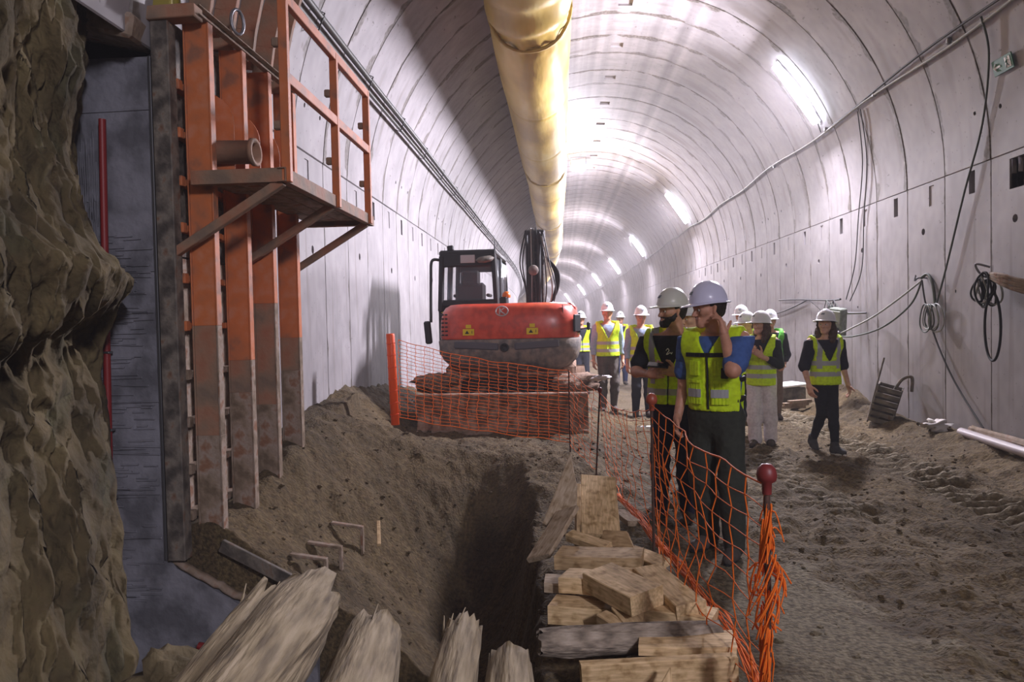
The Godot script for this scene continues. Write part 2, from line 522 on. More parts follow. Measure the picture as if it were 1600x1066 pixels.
func tunnel():
	var wr := struct_node("wall_right", "pale cast concrete wall bays along the right side of the tunnel", "wall")
	var wl := struct_node("wall_left", "pale cast concrete wall bays along the left side, beyond the steel formwork", "wall")
	var ce := struct_node("ceiling", "arched concrete vault of cast rings over the whole tunnel", "vault")
	var k := -17
	var d := 8.13 + 0.93 * k
	while d < 124.0:
		var w := 0.93 if d < 56.0 else 1.86
		var near := d > -1.0 and d < 26.0
		var a1 := PI - asin((JL - SPR) / RAD)
		var odd := posmod(k, 2) == 1
		var vi := 1 if odd else (0 if k % 4 == 0 else 2)
		var proud := 0.003 * fn.get_noise_1d(k * 3.3)
		# vault ring: two anchor holes on either flank, a port at the crown
		var holes := []
		var hs := 0.52 / RAD
		var ac := PI / 2 - 0.06
		if near:
			for f in [0.24, 0.76]:
				holes.append([d + 0.93 * f + 0.03 * sin(k * 7.0 + f), hs + 0.01 * sin(k * 3.0 + f * 9), 0.026, 0.026 / RAD, 0.11, true])
				holes.append([d + 0.93 * f, a1 - hs * 0.9, 0.026, 0.026 / RAD, 0.11, true])
			if not odd: holes.append([d + 0.5, ac, 0.12, 0.12 / RAD, 0.035, false])
		put("vault_ring", lining_panel(2, d, d + w, (JR - SPR) / RAD, a1, 0.045 if d < 40.0 else 0.09, holes, proud, not odd), M.vault[vi], ce)
		holes = []
		if near:
			if k == -1: holes.append([d + 0.45, 3.05, 0.16, 0.16, 0.05, false])
			else: holes.append([d + 0.36 + 0.05 * sin(k * 5.0), 3.1, 0.06, 0.13, 0.012 if odd else 0.07, false])
			if odd: holes.append([d + 0.52, 2.62 + 0.05 * sin(k * 2.0), 0.045, 0.045, 0.07, true])
			if k % 3 == 0: holes.append([d + 0.7, 1.86 + 0.2 * sin(k * 1.3), 0.016, 0.022, 0.05, true])
		put("wall_bay", lining_panel(0, d, d + w, -1.3, JR, 0.5, holes, proud * 0.8), M.wall[(vi + 1) % 3], wr)
		if d + w > WALL_END + 0.3:
			holes = []
			var dl := maxf(d, WALL_END)
			if near and dl > 6.5:
				holes.append([dl + 0.4, 3.3, 0.06, 0.13, 0.012 if odd else 0.07, false])
				if odd: holes.append([dl + 0.52, 2.5 + 0.05 * sin(k * 2.0), 0.04, 0.05, 0.07, true])
			put("wall_bay", lining_panel(1, dl, d + w, -1.3, JL, 0.5, holes, -proud * 0.8), M.wall[vi], wl)
		d += w
		k += 1
	# the heading far away and the stretch behind the photographer are closed off
	for e in [[124.0, "wall_far", "distant end of the tunnel"], [-7.6, "wall_back", "end of the tunnel behind the viewpoint"]]:
		var st := mb()
		box(st, Vector3(12, 12, 0.4), Transform3D(Basis(), V(CX, 3, e[0]) + axis_off(e[0])), 0.01)
		var o := obj(e[1], st, M.end_concrete)
		tag(o, "plain concrete closing the " + e[2], "wall", "", "structure")

# ---------- ground ----------
func pw(x: float, t: Array) -> float:   # piecewise linear through [x, y]
	if x <= t[0][0]: return t[0][1]
	for i in range(1, t.size()):
		if x <= t[i][0]:
			return lerpf(t[i - 1][1], t[i][1], (x - t[i - 1][0]) / (t[i][0] - t[i - 1][0]))
	return t[-1][1]

func sstep(a: float, b: float, x: float) -> float:
	return smoothstep(a, b, x)

const WL := [[4.6, 0.12], [4.75, 0.2], [5.3, 0.22], [5.8, 0.38], [6.3, 0.54], [7.5, 0.68], [8.85, 0.86], [9.4, 0.78], [10.8, 0.66], [14.0, 0.3], [20.0, 0.1], [24.0, 0.0]]
const RIM := [[2.4, -0.02], [3.3, -0.08], [4.4, -0.12], [5.5, -0.16], [6.6, -0.24], [7.3, -0.4], [7.8, -0.7]]

func ground_shape(x: float, d: float) -> float:
	# floor
	var y := 0.0
	y += 0.1 * sstep(4.2, 2.8, d)
	y += 0.16 * sstep(3.95, 4.7, x) * sstep(3.0, 6.0, d) * sstep(26.0, 12.0, d)      # berm by the right wall
	y += 0.25 * sstep(4.4, 4.75, x) * sstep(10.5, 12.0, d) * sstep(14.5, 13.0, d)
	y += 0.2 * sstep(1.2, 0.2, x) * sstep(6.0, 7.5, d) * sstep(16.0, 9.0, d)         # made ground in front of the machine
	# left heap against the wall
	if d > 4.6:
		var wl := pw(d, WL)
		var reach := 1.0 + 0.5 * sstep(9.0, 7.0, d)
		var t := clampf((x + 2.75) / reach, 0.0, 1.0)
		y = maxf(y, lerpf(wl, 0.0, t)) if d > 7.0 else lerpf(y, maxf(y, lerpf(wl, 0.0, t)), 1.0)
	# the pit
	if d < 8.4 and x < 0.3:
		var xr := pw(d, RIM) + 0.06 * nz(d * 1.4, 0.0, 30) + 0.03 * nz(d * 5.0, 1.0, 31)
		var bottom := -1.02 + 1.2 * sstep(5.6, 7.9, d) + 0.08 * sin(d * 2.0)
		var xl := -2.42 if d > 4.72 else -3.6
		var yl := pw(d, WL) if d > 4.72 else -0.95
		var xb := -0.85 + 0.12 * sin(d * 1.7)
		var yp: float
		if x < xb:
			var t := clampf((xb - x) / (xb - xl), 0.0, 1.0)
			yp = lerpf(bottom, yl, pow(t, 0.9))
		else:
			var t := clampf((x - xb) / maxf(0.05, xr - xb), 0.0, 1.0)
			yp = lerpf(bottom, 0.2, pow(t, 3.2 - 1.2 * sstep(5.0, 7.0, d)))
			yp += 0.12 * exp(-pow((x + 0.24) / 0.1, 2.0)) * exp(-pow((d - 5.4) / 0.5, 2.0)) * 1.6
		var inside := sstep(xr + 0.05, xr - 0.05, x) * sstep(8.2, 7.2, d)
		y = lerpf(y, minf(y, yp) if x > xb else yp, inside)
		if x < -2.42 and d > 4.72: y = yl + 0.1 * (-2.42 - x)
	# mound under the photographer's feet that carries the poles
	var m := sstep(2.35, 1.75, d) * sstep(0.9, 0.3, x)
	y = lerpf(y, 0.45 + 0.2 * exp(-pow((x + 0.7) / 0.2, 2.0)), m)
	y += 0.06 * sstep(0.0, 0.15, x) * sstep(0.8, 0.55, x) * sstep(2.4, 2.7, d) * sstep(4.9, 4.3, d)
	return y

func ground_rough(x: float, d: float) -> float:
	var pale := sstep(0.85, 1.0, x) * sstep(1.75, 1.5, x + 0.12 * (d - 3.5)) * sstep(4.7, 4.4, d)
	var y := (0.035 * nz(x * 1.3, d * 1.3, 1) + 0.028 * nz(x * 3.6, d * 3.0, 2)) * (1.0 - 0.8 * pale)
	y += (0.016 * nz(x * 8, d * 6.5, 3) + 0.016 * absf(nz(x * 5, d * 4, 5)) + 0.011 * nz(x * 17, d * 13, 4)) * (1.0 - 0.85 * pale)
	# long ruts
	if x > 0.8:
		y += 0.022 * sin((x + 0.18 * sin(d * 0.5)) * 9.0 + 1.2 * nz(x, d, 6)) * sstep(1.4, 2.2, x) * (1.0 - pale)
		y += 0.02 * maxf(0.0, nz(x * 2.2 + d * 0.8, d * 2.6 - x * 1.2, 9)) * sstep(1.2, 1.8, x)
	# prints of a crawler's grousers
	for t in [[3.6, 1.0, 5.4, 14.0], [2.35, 0.5, 5.5, 11.0], [1.75, 0.4, 5.2, 9.0]]:
		var off: float = absf(x - t[0] - 0.05 * sin(d * 0.7))
		if off < 0.36 and d > t[2] and d < t[3]:
			var inb := sstep(0.24, 0.19, off)
			var b := sin((d + 0.25 * (x - t[0])) * TAU / 0.19)
			var worn := clampf(0.8 + 0.7 * nz(x, d * 0.9, 12), 0.25, 1.0)
			y += t[1] * (inb * (-0.045 + 0.06 * sstep(0.2, 0.55, b) * worn) + 0.045 * exp(-pow((off - 0.28) / 0.05, 2.0)) * (0.7 + 0.6 * nz(x * 5, d * 5, 13)))
	return y

func h_at(x: float, d: float) -> float:
	return ground_shape(x, d) + ground_rough(x, d)

func ground_color(x: float, d: float) -> Color:
	var dry := 0.5 + 0.5 * nz(x * 0.8, d * 0.8, 20) + 0.3 * nz(x * 3.0, d * 3.0, 21)
	var c := Color(0.076, 0.053, 0.024).lerp(Color(0.155, 0.11, 0.052), clampf(dry, 0, 1))
	var pale := sstep(0.85, 1.0, x + 0.1 * nz(x * 4, d * 4, 22)) * sstep(1.75, 1.55, x + 0.12 * (d - 3.5) + 0.2 * nz(x * 3, d * 3, 23)) * sstep(4.8, 4.5, d)
	c = c.lerp(Color(0.21, 0.178, 0.12), pale)
	for t in [[3.6, 1.0, 5.4, 14.0], [2.35, 0.6, 5.5, 11.0], [1.75, 0.5, 5.2, 9.0]]:   # dried crust pressed up between the grousers
		var off: float = absf(x - t[0] - 0.05 * sin(d * 0.7))
		if off < 0.22 and d > t[2] and d < t[3]:
			var b := sin((d + 0.25 * (x - t[0])) * TAU / 0.19)
			c = c.lerp(Color(0.26, 0.225, 0.165), t[1] * 0.8 * sstep(0.3, 0.6, b) * clampf(0.8 + 0.7 * nz(x, d * 0.9, 12), 0.2, 1.0))
	return c

func grid_mesh(xs: Array, ds: Array) -> ArrayMesh:
	var nx := xs.size(); var nd := ds.size()
	var pos := PackedVector3Array(); var col := PackedColorArray(); var idx := PackedInt32Array()
	for j in nd:
		var o := axis_off(ds[j])
		for i in nx:
			var x: float = xs[i]
			pos.append(Vector3(x, h_at(x, ds[j]), -ds[j]) + o)
			col.append(ground_color(x, ds[j]))
	for j in nd - 1:
		for i in nx - 1:
			var a := j * nx + i
			idx.append_array([a, a + nx, a + 1, a + 1, a + nx, a + nx + 1])
	var nor := PackedVector3Array()
	nor.resize(pos.size())
	for j in nd:
		for i in nx:
			var a := pos[j * nx + mini(i + 1, nx - 1)] - pos[j * nx + maxi(i - 1, 0)]
			var b := pos[mini(j + 1, nd - 1) * nx + i] - pos[maxi(j - 1, 0) * nx + i]
			nor[j * nx + i] = a.cross(b).normalized()
	var arr := []
	arr.resize(Mesh.ARRAY_MAX)
	arr[Mesh.ARRAY_VERTEX] = pos; arr[Mesh.ARRAY_COLOR] = col; arr[Mesh.ARRAY_INDEX] = idx; arr[Mesh.ARRAY_NORMAL] = nor
	var m := ArrayMesh.new()
	m.add_surface_from_arrays(Mesh.PRIMITIVE_TRIANGLES, arr)
	return m

func steps(a: float, b: float, s: float) -> Array:
	var out := []
	var n := int(round((b - a) / s))
	for i in n + 1: out.append(a + (b - a) * i / n)
	return out

func ground():
	var f := struct_node("floor", "churned brown earth floor of the tunnel with crawler prints and an open pit", "ground")
	put("earth", grid_mesh(steps(-3.6, 4.95, 0.033), steps(1.4, 12.5, 0.033)), M.soil, f)
	put("earth", grid_mesh(steps(-3.6, 4.95, 0.19), steps(12.5, 125.0, 0.25)), M.soil, f)
	put("earth", grid_mesh(steps(-3.6, 4.95, 0.19), steps(-7.6, 1.4, 0.2)), M.soil, f)
	# loose clods: nobody could count them
	var st := mb()
	var r := RandomNumberGenerator.new()
	r.seed = 5
	for i in 6500:
		var x := r.randf_range(-2.4, 4.7)
		var d := 2.3 + 10.0 * pow(r.randf(), 1.3)
		if x > 0.8 and x < 1.6 and d < 4.4 and r.randf() < 0.8: x += 1.5
		var s := 0.005 + 0.022 * pow(r.randf(), 5.0)
		var b := Basis.from_euler(Vector3(r.randf_range(-0.4, 0.4), r.randf() * 6, r.randf_range(-0.4, 0.4))).scaled(Vector3(s * r.randf_range(0.9, 1.6), s * 0.65, s))
		st.set_color(ground_color(x, d) * r.randf_range(0.9, 1.2))
		var c := V(x, h_at(x, d) + s * 0.15, d)
		st.set_smooth_group(-1)
		var p := []
		for k in 14:   # six axis points and eight corners
			var q := Vector3.ZERO
			if k < 6: q[k / 2] = 1.0 if k % 2 else -1.0
			else: q = Vector3(1 if (k - 6) & 1 else -1, 1 if (k - 6) & 2 else -1, 1 if (k - 6) & 4 else -1) * 0.56
			p.append(c + b * (q * r.randf_range(0.75, 1.15)))
		for k in 8:
			var ax := k & 1; var ay := 2 + ((k >> 1) & 1); var az := 4 + (k >> 2)
			tri(st, p[ax], p[ay], p[6 + k], c); tri(st, p[ay], p[az], p[6 + k], c); tri(st, p[az], p[ax], p[6 + k], c)
	var mi := obj("earth_clods", st, M.soil, f)
	mi.set_meta("kind", "stuff")

func clod(sd: int, n := 7, rough := 0.35) -> ArrayMesh:   # a lump of unit radius
	var st := mb()
	st.set_smooth_group(1)
	var p := func(i: int, j: int) -> Vector3:
		var th := PI * j / n; var ph := TAU * (i % (n * 2)) / (n * 2)
		var q := Vector3(sin(th) * cos(ph), cos(th), sin(th) * sin(ph))
		return q * (1.0 + rough * nz(q.x * 1.3 + q.z, q.y * 1.3 - q.z * 0.7, sd) + rough * 0.5 * nz(q.x * 3.1 + q.z * 2, q.y * 3.1, sd + 3))
	for j in n:
		for i in n * 2:
			var a: Vector3 = p.call(i, j); var b: Vector3 = p.call(i + 1, j); var c: Vector3 = p.call(i + 1, j + 1); var d: Vector3 = p.call(i, j + 1)
			if j > 0: tri(st, a, b, c, Vector3.ZERO)
			if j < n - 1: tri(st, a, c, d, Vector3.ZERO)
	return done(st)

# ---------- cut earth face on the left ----------
# silhouette of the face where it stops before the concrete: y, x, depth
const EDGE := [[-1.3, -2.15, 3.1], [-0.1, -2.27, 3.55], [0.35, -2.62, 4.0], [0.75, -2.83, 4.25], [1.2, -2.98, 4.4], [1.45, -2.95, 4.35], [1.6, -2.85, 4.3], [1.78, -2.74, 4.25], [1.92, -2.63, 4.2], [2.0, -2.74, 4.25], [2.1, -2.92, 4.32], [2.25, -3.05, 4.4], [2.6, -3.15, 4.45], [2.9, -3.15, 4.45], [3.1, -3.05, 4.42], [3.5, -3.0, 4.4], [3.8, -2.9, 4.35], [4.4, -2.6, 4.3]]
const NEAR := [[-1.3, -1.5, 1.3], [-0.2, -1.75, 1.6], [0.4, -1.95, 1.9], [1.0, -2.3, 2.2], [1.5, -2.45, 2.4], [2.0, -2.3, 2.3], [3.0, -2.3, 2.5], [3.6, -2.2, 2.4], [4.4, -2.0, 2.3]]

func pw2(y: float, t: Array) -> Vector2:
	for i in range(1, t.size()):
		if y <= t[i][0]:
			var f: float = clampf((y - t[i - 1][0]) / (t[i][0] - t[i - 1][0]), 0.0, 1.0)
			return Vector2(lerpf(t[i - 1][1], t[i][1], f), lerpf(t[i - 1][2], t[i][2], f))
	return Vector2(t[-1][1], t[-1][2])

func bank_point(t: float, y: float) -> Vector3:
	var e := pw2(y, EDGE); var n := pw2(y, NEAR)
	var p: Vector2
	if t <= 1.0 and t >= 0.0:
		p = n.lerp(e, t)
	elif t > 1.0:
		p = e.lerp(Vector2(-3.75, 4.62), (t - 1.0) / 0.25)
	else:
		p = n.lerp(Vector2(-2.6, -7.6), -t / 0.8)
	var q := Vector3(p.x, y, -p.y)
	if t > 1.02: return q
	var out := Vector3(0.75, 0.0, 0.66)
	var a := t * 2.6
	var ledge := 1.35 + 0.42 * clampf(t, 0.0, 1.0) + 0.08 * nz(a * 2.0, 0.0, 60)
	var over := 0.2 * sstep(ledge - 0.03, ledge + 0.06, y) * sstep(ledge + 1.3, ledge + 0.3, y) * sstep(1.02, 0.75, t)
	var under := -0.2 * exp(-pow((y - ledge + 0.12) / 0.11, 2.0)) * sstep(1.05, 0.9, t)
	# beds that dip down to the right, broken into slabs
	var bed := a * 0.9 + y * 0.75
	var slab := 0.16 * (absf(fposmod(bed * 1.35 + 0.5 * nz(a, y, 61), 1.0) - 0.15) - 0.35)
	var big := 0.2 * nz(a * 0.9, y * 0.8, 62)
	var mid := 0.05 * nz(a * 2.6, y * 2.2, 63)
	var rid := 0.03 * (1.0 - absf(nz(a * 3.4 + y, y * 2.6, 64)) * 2.0)
	var fine := 0.022 * nz(a * 9, y * 8, 65) + 0.012 * nz(a * 22, y * 20, 66)
	var f := sstep(1.02, 0.85, t)
	return q + out * (over + under + (slab + big) * f + (mid + rid) * (0.3 + 0.7 * f) + fine) + Vector3(0.03 * nz(y * 6, a * 6, 68), 0.03 * nz(a * 8, y * 8, 67), 0)

func soil_bank():
	var nt := 150; var ny := 190
	var pos := PackedVector3Array(); var col := PackedColorArray(); var idx := PackedInt32Array()
	for j in ny + 1:
		var y := -1.3 + 5.7 * j / ny
		for i in nt + 1:
			var t := -0.8 + 0.8 * i / 16.0 if i < 16 else (i - 16) / float(nt - 16) * 1.25
			var p := bank_point(t, y)
			pos.append(p)
			var a := t * 2.6
			var k := clampf(0.5 + 0.6 * nz(a * 0.7, y * 0.7, 70) + 0.4 * nz(a * 3, y * 3, 71), 0, 1)
			var c := Color(0.078, 0.06, 0.03).lerp(Color(0.15, 0.118, 0.06), k)
			c = c.lerp(Color(0.07, 0.07, 0.04), clampf(2.0 * nz(a * 1.7, y * 2.1, 72) - 0.8, 0, 0.6))
			col.append(c)
	var nx := nt + 1
	for j in ny:
		for i in nt:
			var q := j * nx + i
			idx.append_array([q, q + nx, q + 1, q + 1, q + nx, q + nx + 1])
	var nor := PackedVector3Array()
	nor.resize(pos.size())
	for j in ny + 1:
		for i in nx:
			var a := pos[j * nx + mini(i + 1, nt)] - pos[j * nx + maxi(i - 1, 0)]
			var b := pos[mini(j + 1, ny) * nx + i] - pos[maxi(j - 1, 0) * nx + i]
			nor[j * nx + i] = a.cross(b).normalized()
	var arr := []
	arr.resize(Mesh.ARRAY_MAX)
	arr[Mesh.ARRAY_VERTEX] = pos; arr[Mesh.ARRAY_COLOR] = col; arr[Mesh.ARRAY_INDEX] = idx; arr[Mesh.ARRAY_NORMAL] = nor
	var m := ArrayMesh.new()
	m.add_surface_from_arrays(Mesh.PRIMITIVE_TRIANGLES, arr)
	var o := put("wall_earth", m, M.bank)
	tag(o, "freshly cut olive brown earth face with a jutting ledge beside the concrete wall end", "earth face", "", "structure")
	# rocks fallen at its foot
	var rocks := [[-2.0, -0.18, 3.35, 0.17, "pale lump of rock fallen at the foot of the earth face"], [-1.72, -0.5, 3.2, 0.11, "low rock lying right of the pale lump below the earth face"]]
	for i in rocks.size():
		var r = rocks[i]
		var k := put("rock", clod(80 + i * 4, 12, 0.5), M.bank, null, Transform3D(Basis.from_euler(Vector3(i, i * 2.0, 0)).scaled(Vector3(r[3], r[3] * 0.85, r[3])), V(r[0], r[1], r[2])))
		tag(k, r[4], "rock", "rocks below the earth face")
		paint(k, Color(0.17, 0.14, 0.085))

func paint(k: MeshInstance3D, c: Color):   # one plain vertex colour for materials that read it
	var a = k.mesh.surface_get_arrays(0)
	var col := PackedColorArray()
	col.resize(a[Mesh.ARRAY_VERTEX].size())
	col.fill(c)
	a[Mesh.ARRAY_COLOR] = col
	var m := ArrayMesh.new()
	m.add_surface_from_arrays(Mesh.PRIMITIVE_TRIANGLES, a)
	k.mesh = m

# ---------- stopped end of the left wall ----------
func wall_end():
	var w := struct_node("wall_stopped_end", "blue grey stopped end of the left concrete wall with a sloping haunch", "wall end")
	var st := mb()
	var poly := PackedVector2Array([Vector2(-3.75, 3.46), Vector2(-2.735, 3.46), Vector2(-2.735, 0.02), Vector2(-2.68, -0.06), Vector2(-2.24, -0.31), Vector2(-1.7, -0.62), Vector2(-1.7, -1.3), Vector2(-3.75, -1.3)])
	prism(st, poly, 0.4, Transform3D(Basis(), Vector3(0, 0, -WALL_END - 0.4)))
	obj("concrete_face", st, M.end_concrete, w)
	# rough lip of mortar along the top of the haunch
	st = mb()
	var pts := []
	for i in 15:
		var t := i / 14.0
		pts.append(V(lerpf(-2.7, -2.2, t), lerpf(-0.03, -0.31, t) + 0.02 + 0.012 * nz(t * 9, 0, 90), WALL_END + 0.02 + 0.02 * nz(t * 7, 3, 91)))
	tube(st, pts, 0.03, 6)
	obj("mortar_lip", st, M.muddy, w)
	# keyed ridges left by the stop-end boards, too fine to pick apart
	var r := RandomNumberGenerator.new()
	r.seed = 3
	st = mb()
	for i in 150:
		var y := r.randf_range(0.5, 2.25) if i < 110 else r.randf_range(-0.3, 0.5)
		var l := r.randf_range(0.06, 0.3)
		var x := r.randf_range(-3.3, -2.8 - l * 0.8)
		box(st, Vector3(l, r.randf_range(0.006, 0.014), 0.02), Transform3D(Basis.from_euler(Vector3(0, 0, r.randf_range(-0.03, 0.03))), V(x + l / 2, y, WALL_END)), 0.002)
	for i in 60:
		var x := r.randf_range(-3.4, -3.12)
		var l := r.randf_range(0.1, 0.5)
		box(st, Vector3(r.randf_range(0.005, 0.012), l, 0.02), Transform3D(Basis(), V(x, r.randf_range(1.9, 2.9), WALL_END)), 0.002)
	for y in [3.1, 2.0, 1.1]:
		box(st, Vector3(0.9, 0.014, 0.02), Transform3D(Basis.from_euler(Vector3(0, 0, 0.01)), V(-3.2, y, WALL_END)), 0.003)
	var rd := obj("keyed_ridges", st, M.end_concrete, w)
	rd.set_meta("kind", "stuff")
	st = mb()
	box(st, Vector3(0.02, 3.45, 0.03), Transform3D(Basis(), V(-2.742, 1.73, WALL_END - 0.01)), 0.003)
	obj("edge_strip", st, M.galv, w)
	st = mb()
	box(st, Vector3(0.62, 0.16, 0.4), Transform3D(Basis.from_euler(Vector3(0.1, 0.2, -0.18)), V(-3.02, 3.62, 4.5)), 0.02)
	obj("ledge", st, M.muddy, w)
	# red pipe that stands out of the wall end
	var p := thing("red_pipe", "thin dark red pipe standing against the concrete wall end", "pipe", Transform3D(Basis(), V(-3.1, -0.1, WALL_END - 0.06)))
	st = mb()
	tube(st, [Vector3(0.01, -0.02, 0), Vector3(0.0, 0.8, 0), Vector3(0.015, 1.7, 0), Vector3(0.04, 3.13, 0)], 0.024, 10)
	obj("tube", st, M.red_pipe, p)
	for y in [0.55, 1.02, 1.55, 2.05]:
		st = mb()
		box(st, Vector3(0.062, 0.016, 0.052), Transform3D(Basis(), Vector3(0.012, y, 0)), 0.004)
		obj("tie", st, M.galv, p)
	st = mb()
	tube(st, [V(-2.45, -0.52, 4.5), V(-2.05, -0.62, 4.52)], 0.026, 8)
	tag(obj("red_pipe", st, M.red_pipe), "short dark red pipe lying low below the concrete haunch", "pipe")

# ---------- steel formwork with its walkway ----------
func formwork():
	var f := thing("steel_formwork", "tall orange steel formwork panel with vertical ribs standing against the left wall", "formwork", Transform3D())
	var st := mb()
	# edge member that faces us
	st = mb()
	box(st, Vector3(0.125, 3.72, 0.1), Transform3D(Basis(), V(-2.645, 1.87, 4.66)), 0.006)
	obj("edge_member", st, M.rust_and_shade, f)
	# skin plates, upper and lower
	var k := 0
	for y in [[-0.25, 0.95], [0.96, 2.1], [2.11, 3.3], [3.31, 3.74]]:
		for d in [[4.72, 5.52], [5.53, 6.36]]:
			st = mb()
			box(st, Vector3(0.02, y[1] - y[0], d[1] - d[0]), Transform3D(Basis(), V(-2.665, (y[0] + y[1]) / 2, (d[0] + d[1]) / 2)), 0.003)
			obj("skin_plate", st, M.muddy if k < 4 else M.rust_and_shade, f)  # upper plates take the dark tone: shade of the recess put into the colour
			k += 1
	# vertical ribs: channels open away from us
	for rv in [[4.76, 0.85, 1.62], [5.28, 1.1, 1.35], [5.76, 0.95, 1.8], [6.3, 1.2, 1.5]]:
		var d: float = rv[0]
		for part in [[-0.25, rv[1], M.muddy], [rv[1], rv[2], M.orange_dirty], [rv[2], 3.72, M.orange]]:
			st = mb()
			channel(st, V(-2.46, part[0], d), V(-2.46, part[1], d), 0.165, 0.06, Vector3(0, 0, -1))
			var rb := obj("rib", st, part[2], f)
			st = mb()
			box(st, Vector3(0.012, part[1] - part[0], 0.07), Transform3D(Basis(), V(-2.376, (part[0] + part[1]) / 2, d + 0.02)), 0.003)
			obj("flange", st, M.muddy if part[0] < 1.3 else M.orange, rb)
			st = mb()
			box(st, Vector3(0.012, part[1] - part[0], 0.06), Transform3D(Basis(), V(-2.548, (part[0] + part[1]) / 2, d + 0.015)), 0.003)
			obj("inner_flange", st, part[2], rb)
	# intermediate ribs, shallower
	for d in [5.02, 5.53, 6.04]:
		st = mb()
		channel(st, V(-2.59, -0.2, d), V(-2.59, 3.7, d), 0.11, 0.05, Vector3(0, 0, -1))
		obj("minor_rib", st, M.orange_dirty, f)
	# stiffener bars between the ribs
	for y in [0.3, 0.62, 0.95, 1.28, 1.62, 1.95, 2.3, 2.62, 2.95, 3.28]:
		for d in [[4.7, 4.75], [4.78, 5.26], [5.3, 5.74], [5.78, 6.28]]:
			st = mb()
			box(st, Vector3(0.09, 0.045 if d[0] > 4.72 else 0.07, d[1] - d[0] + 0.005), Transform3D(Basis(), V(-2.61, y, (d[0] + d[1]) / 2)), 0.004)
			obj("stiffener", st, M.muddy if y < 1.4 else M.orange, f)
	# round-headed gussets and the stub of a concrete port
	for g in [[5.06, 0.3], [5.6, 0.26], [6.1, 0.22]]:
		st = mb()
		var poly := PackedVector2Array([Vector2(-2.65, 2.66), Vector2(-2.65, 3.35)])
		for i in 9:
			var a := PI / 2 - PI / 2 * i / 8.0
			poly.append(Vector2(-2.65 + g[1] * sin(PI / 2 * i / 8.0), 3.1 + 0.25 * cos(PI / 2 * i / 8.0)))
		poly.append(Vector2(-2.65 + g[1], 2.66))
		prism(st, poly, 0.012, Transform3D(Basis(), Vector3(0, 0, -g[0])))
		obj("gusset", st, M.orange, f)
	st = mb()
	var port := Transform3D(Basis(Vector3(0, 1, 0), Vector3(1, 0, -0.12).normalized(), Vector3(0, 0, -1)), V(-2.55, 2.88, 5.0))
	lathe(st, [[0.085, 0.0], [0.085, 0.34], [0.1, 0.34], [0.1, 0.37], [0.075, 0.37], [0.072, 0.05], [0.0, 0.05]], 20, port)
	obj("concrete_port", st, M.orange_dirty, f)
	# head: cap beam across the end and head beam along the top
	st = mb()
	box(st, Vector3(0.36, 0.09, 0.12), Transform3D(Basis.from_euler(Vector3(0, 0, 0.02)), V(-2.56, 3.72, 4.64)), 0.006)
	obj("cap_beam", st, M.orange_dirty, f)
	st = mb()
	channel(st, V(-2.41, 3.74, 4.62), V(-2.41, 3.76, 6.34), 0.07, 0.045, Vector3(1, 0, 0))
	obj("head_beam", st, M.muddy, f)
	for d in [4.98, 5.45, 5.92]:
		st = mb()
		bar(st, V(-2.41, 3.73, d), V(-2.66, 3.73, d), 0.06, 0.05)
		obj("cross_piece", st, M.orange_dirty, f)
	# ribs of the upper lift that lean in with the vault
	for d in [4.95, 5.3, 5.66, 6.02, 6.3]:
		st = mb()
		var p := []
		for i in 6:
			var y := 3.72 + 0.3 * i
			var vx := CX - sqrt(maxf(0.1, RAD * RAD - (y - SPR) * (y - SPR)))
			p.append(V(vx + 0.16, y, d))
		for i in 5:
			bar(st, p[i], p[i + 1] + (p[i + 1] - p[i]) * 0.02, 0.16, 0.05, 0.004, Vector3.RIGHT)
		obj("upper_rib", st, M.orange_dirty, f)
	st = mb()
	var ring := []
	for i in 17:
		var a := TAU * i / 16.0
		ring.append(V(-2.33 + 0.05 * sin(a) * 0.5, 3.86 + 0.09 * cos(a), 5.12 + 0.05 * sin(a)))
	tube(st, ring, 0.012, 6, false)
	obj("lifting_ring", st, M.steel, f)
	for a in [[4.7, 3.83], [4.8, 3.9]]:
		st = mb()
		box(st, Vector3(0.12, 0.12, 0.09), Transform3D(Basis.from_euler(Vector3(0, 0.3, 0)), V(-2.66, a[1], a[0])), 0.01)
		obj("locking_block", st, mat(Color(0.5, 0.45, 0.1), 0.6), f)
	walkway(f)

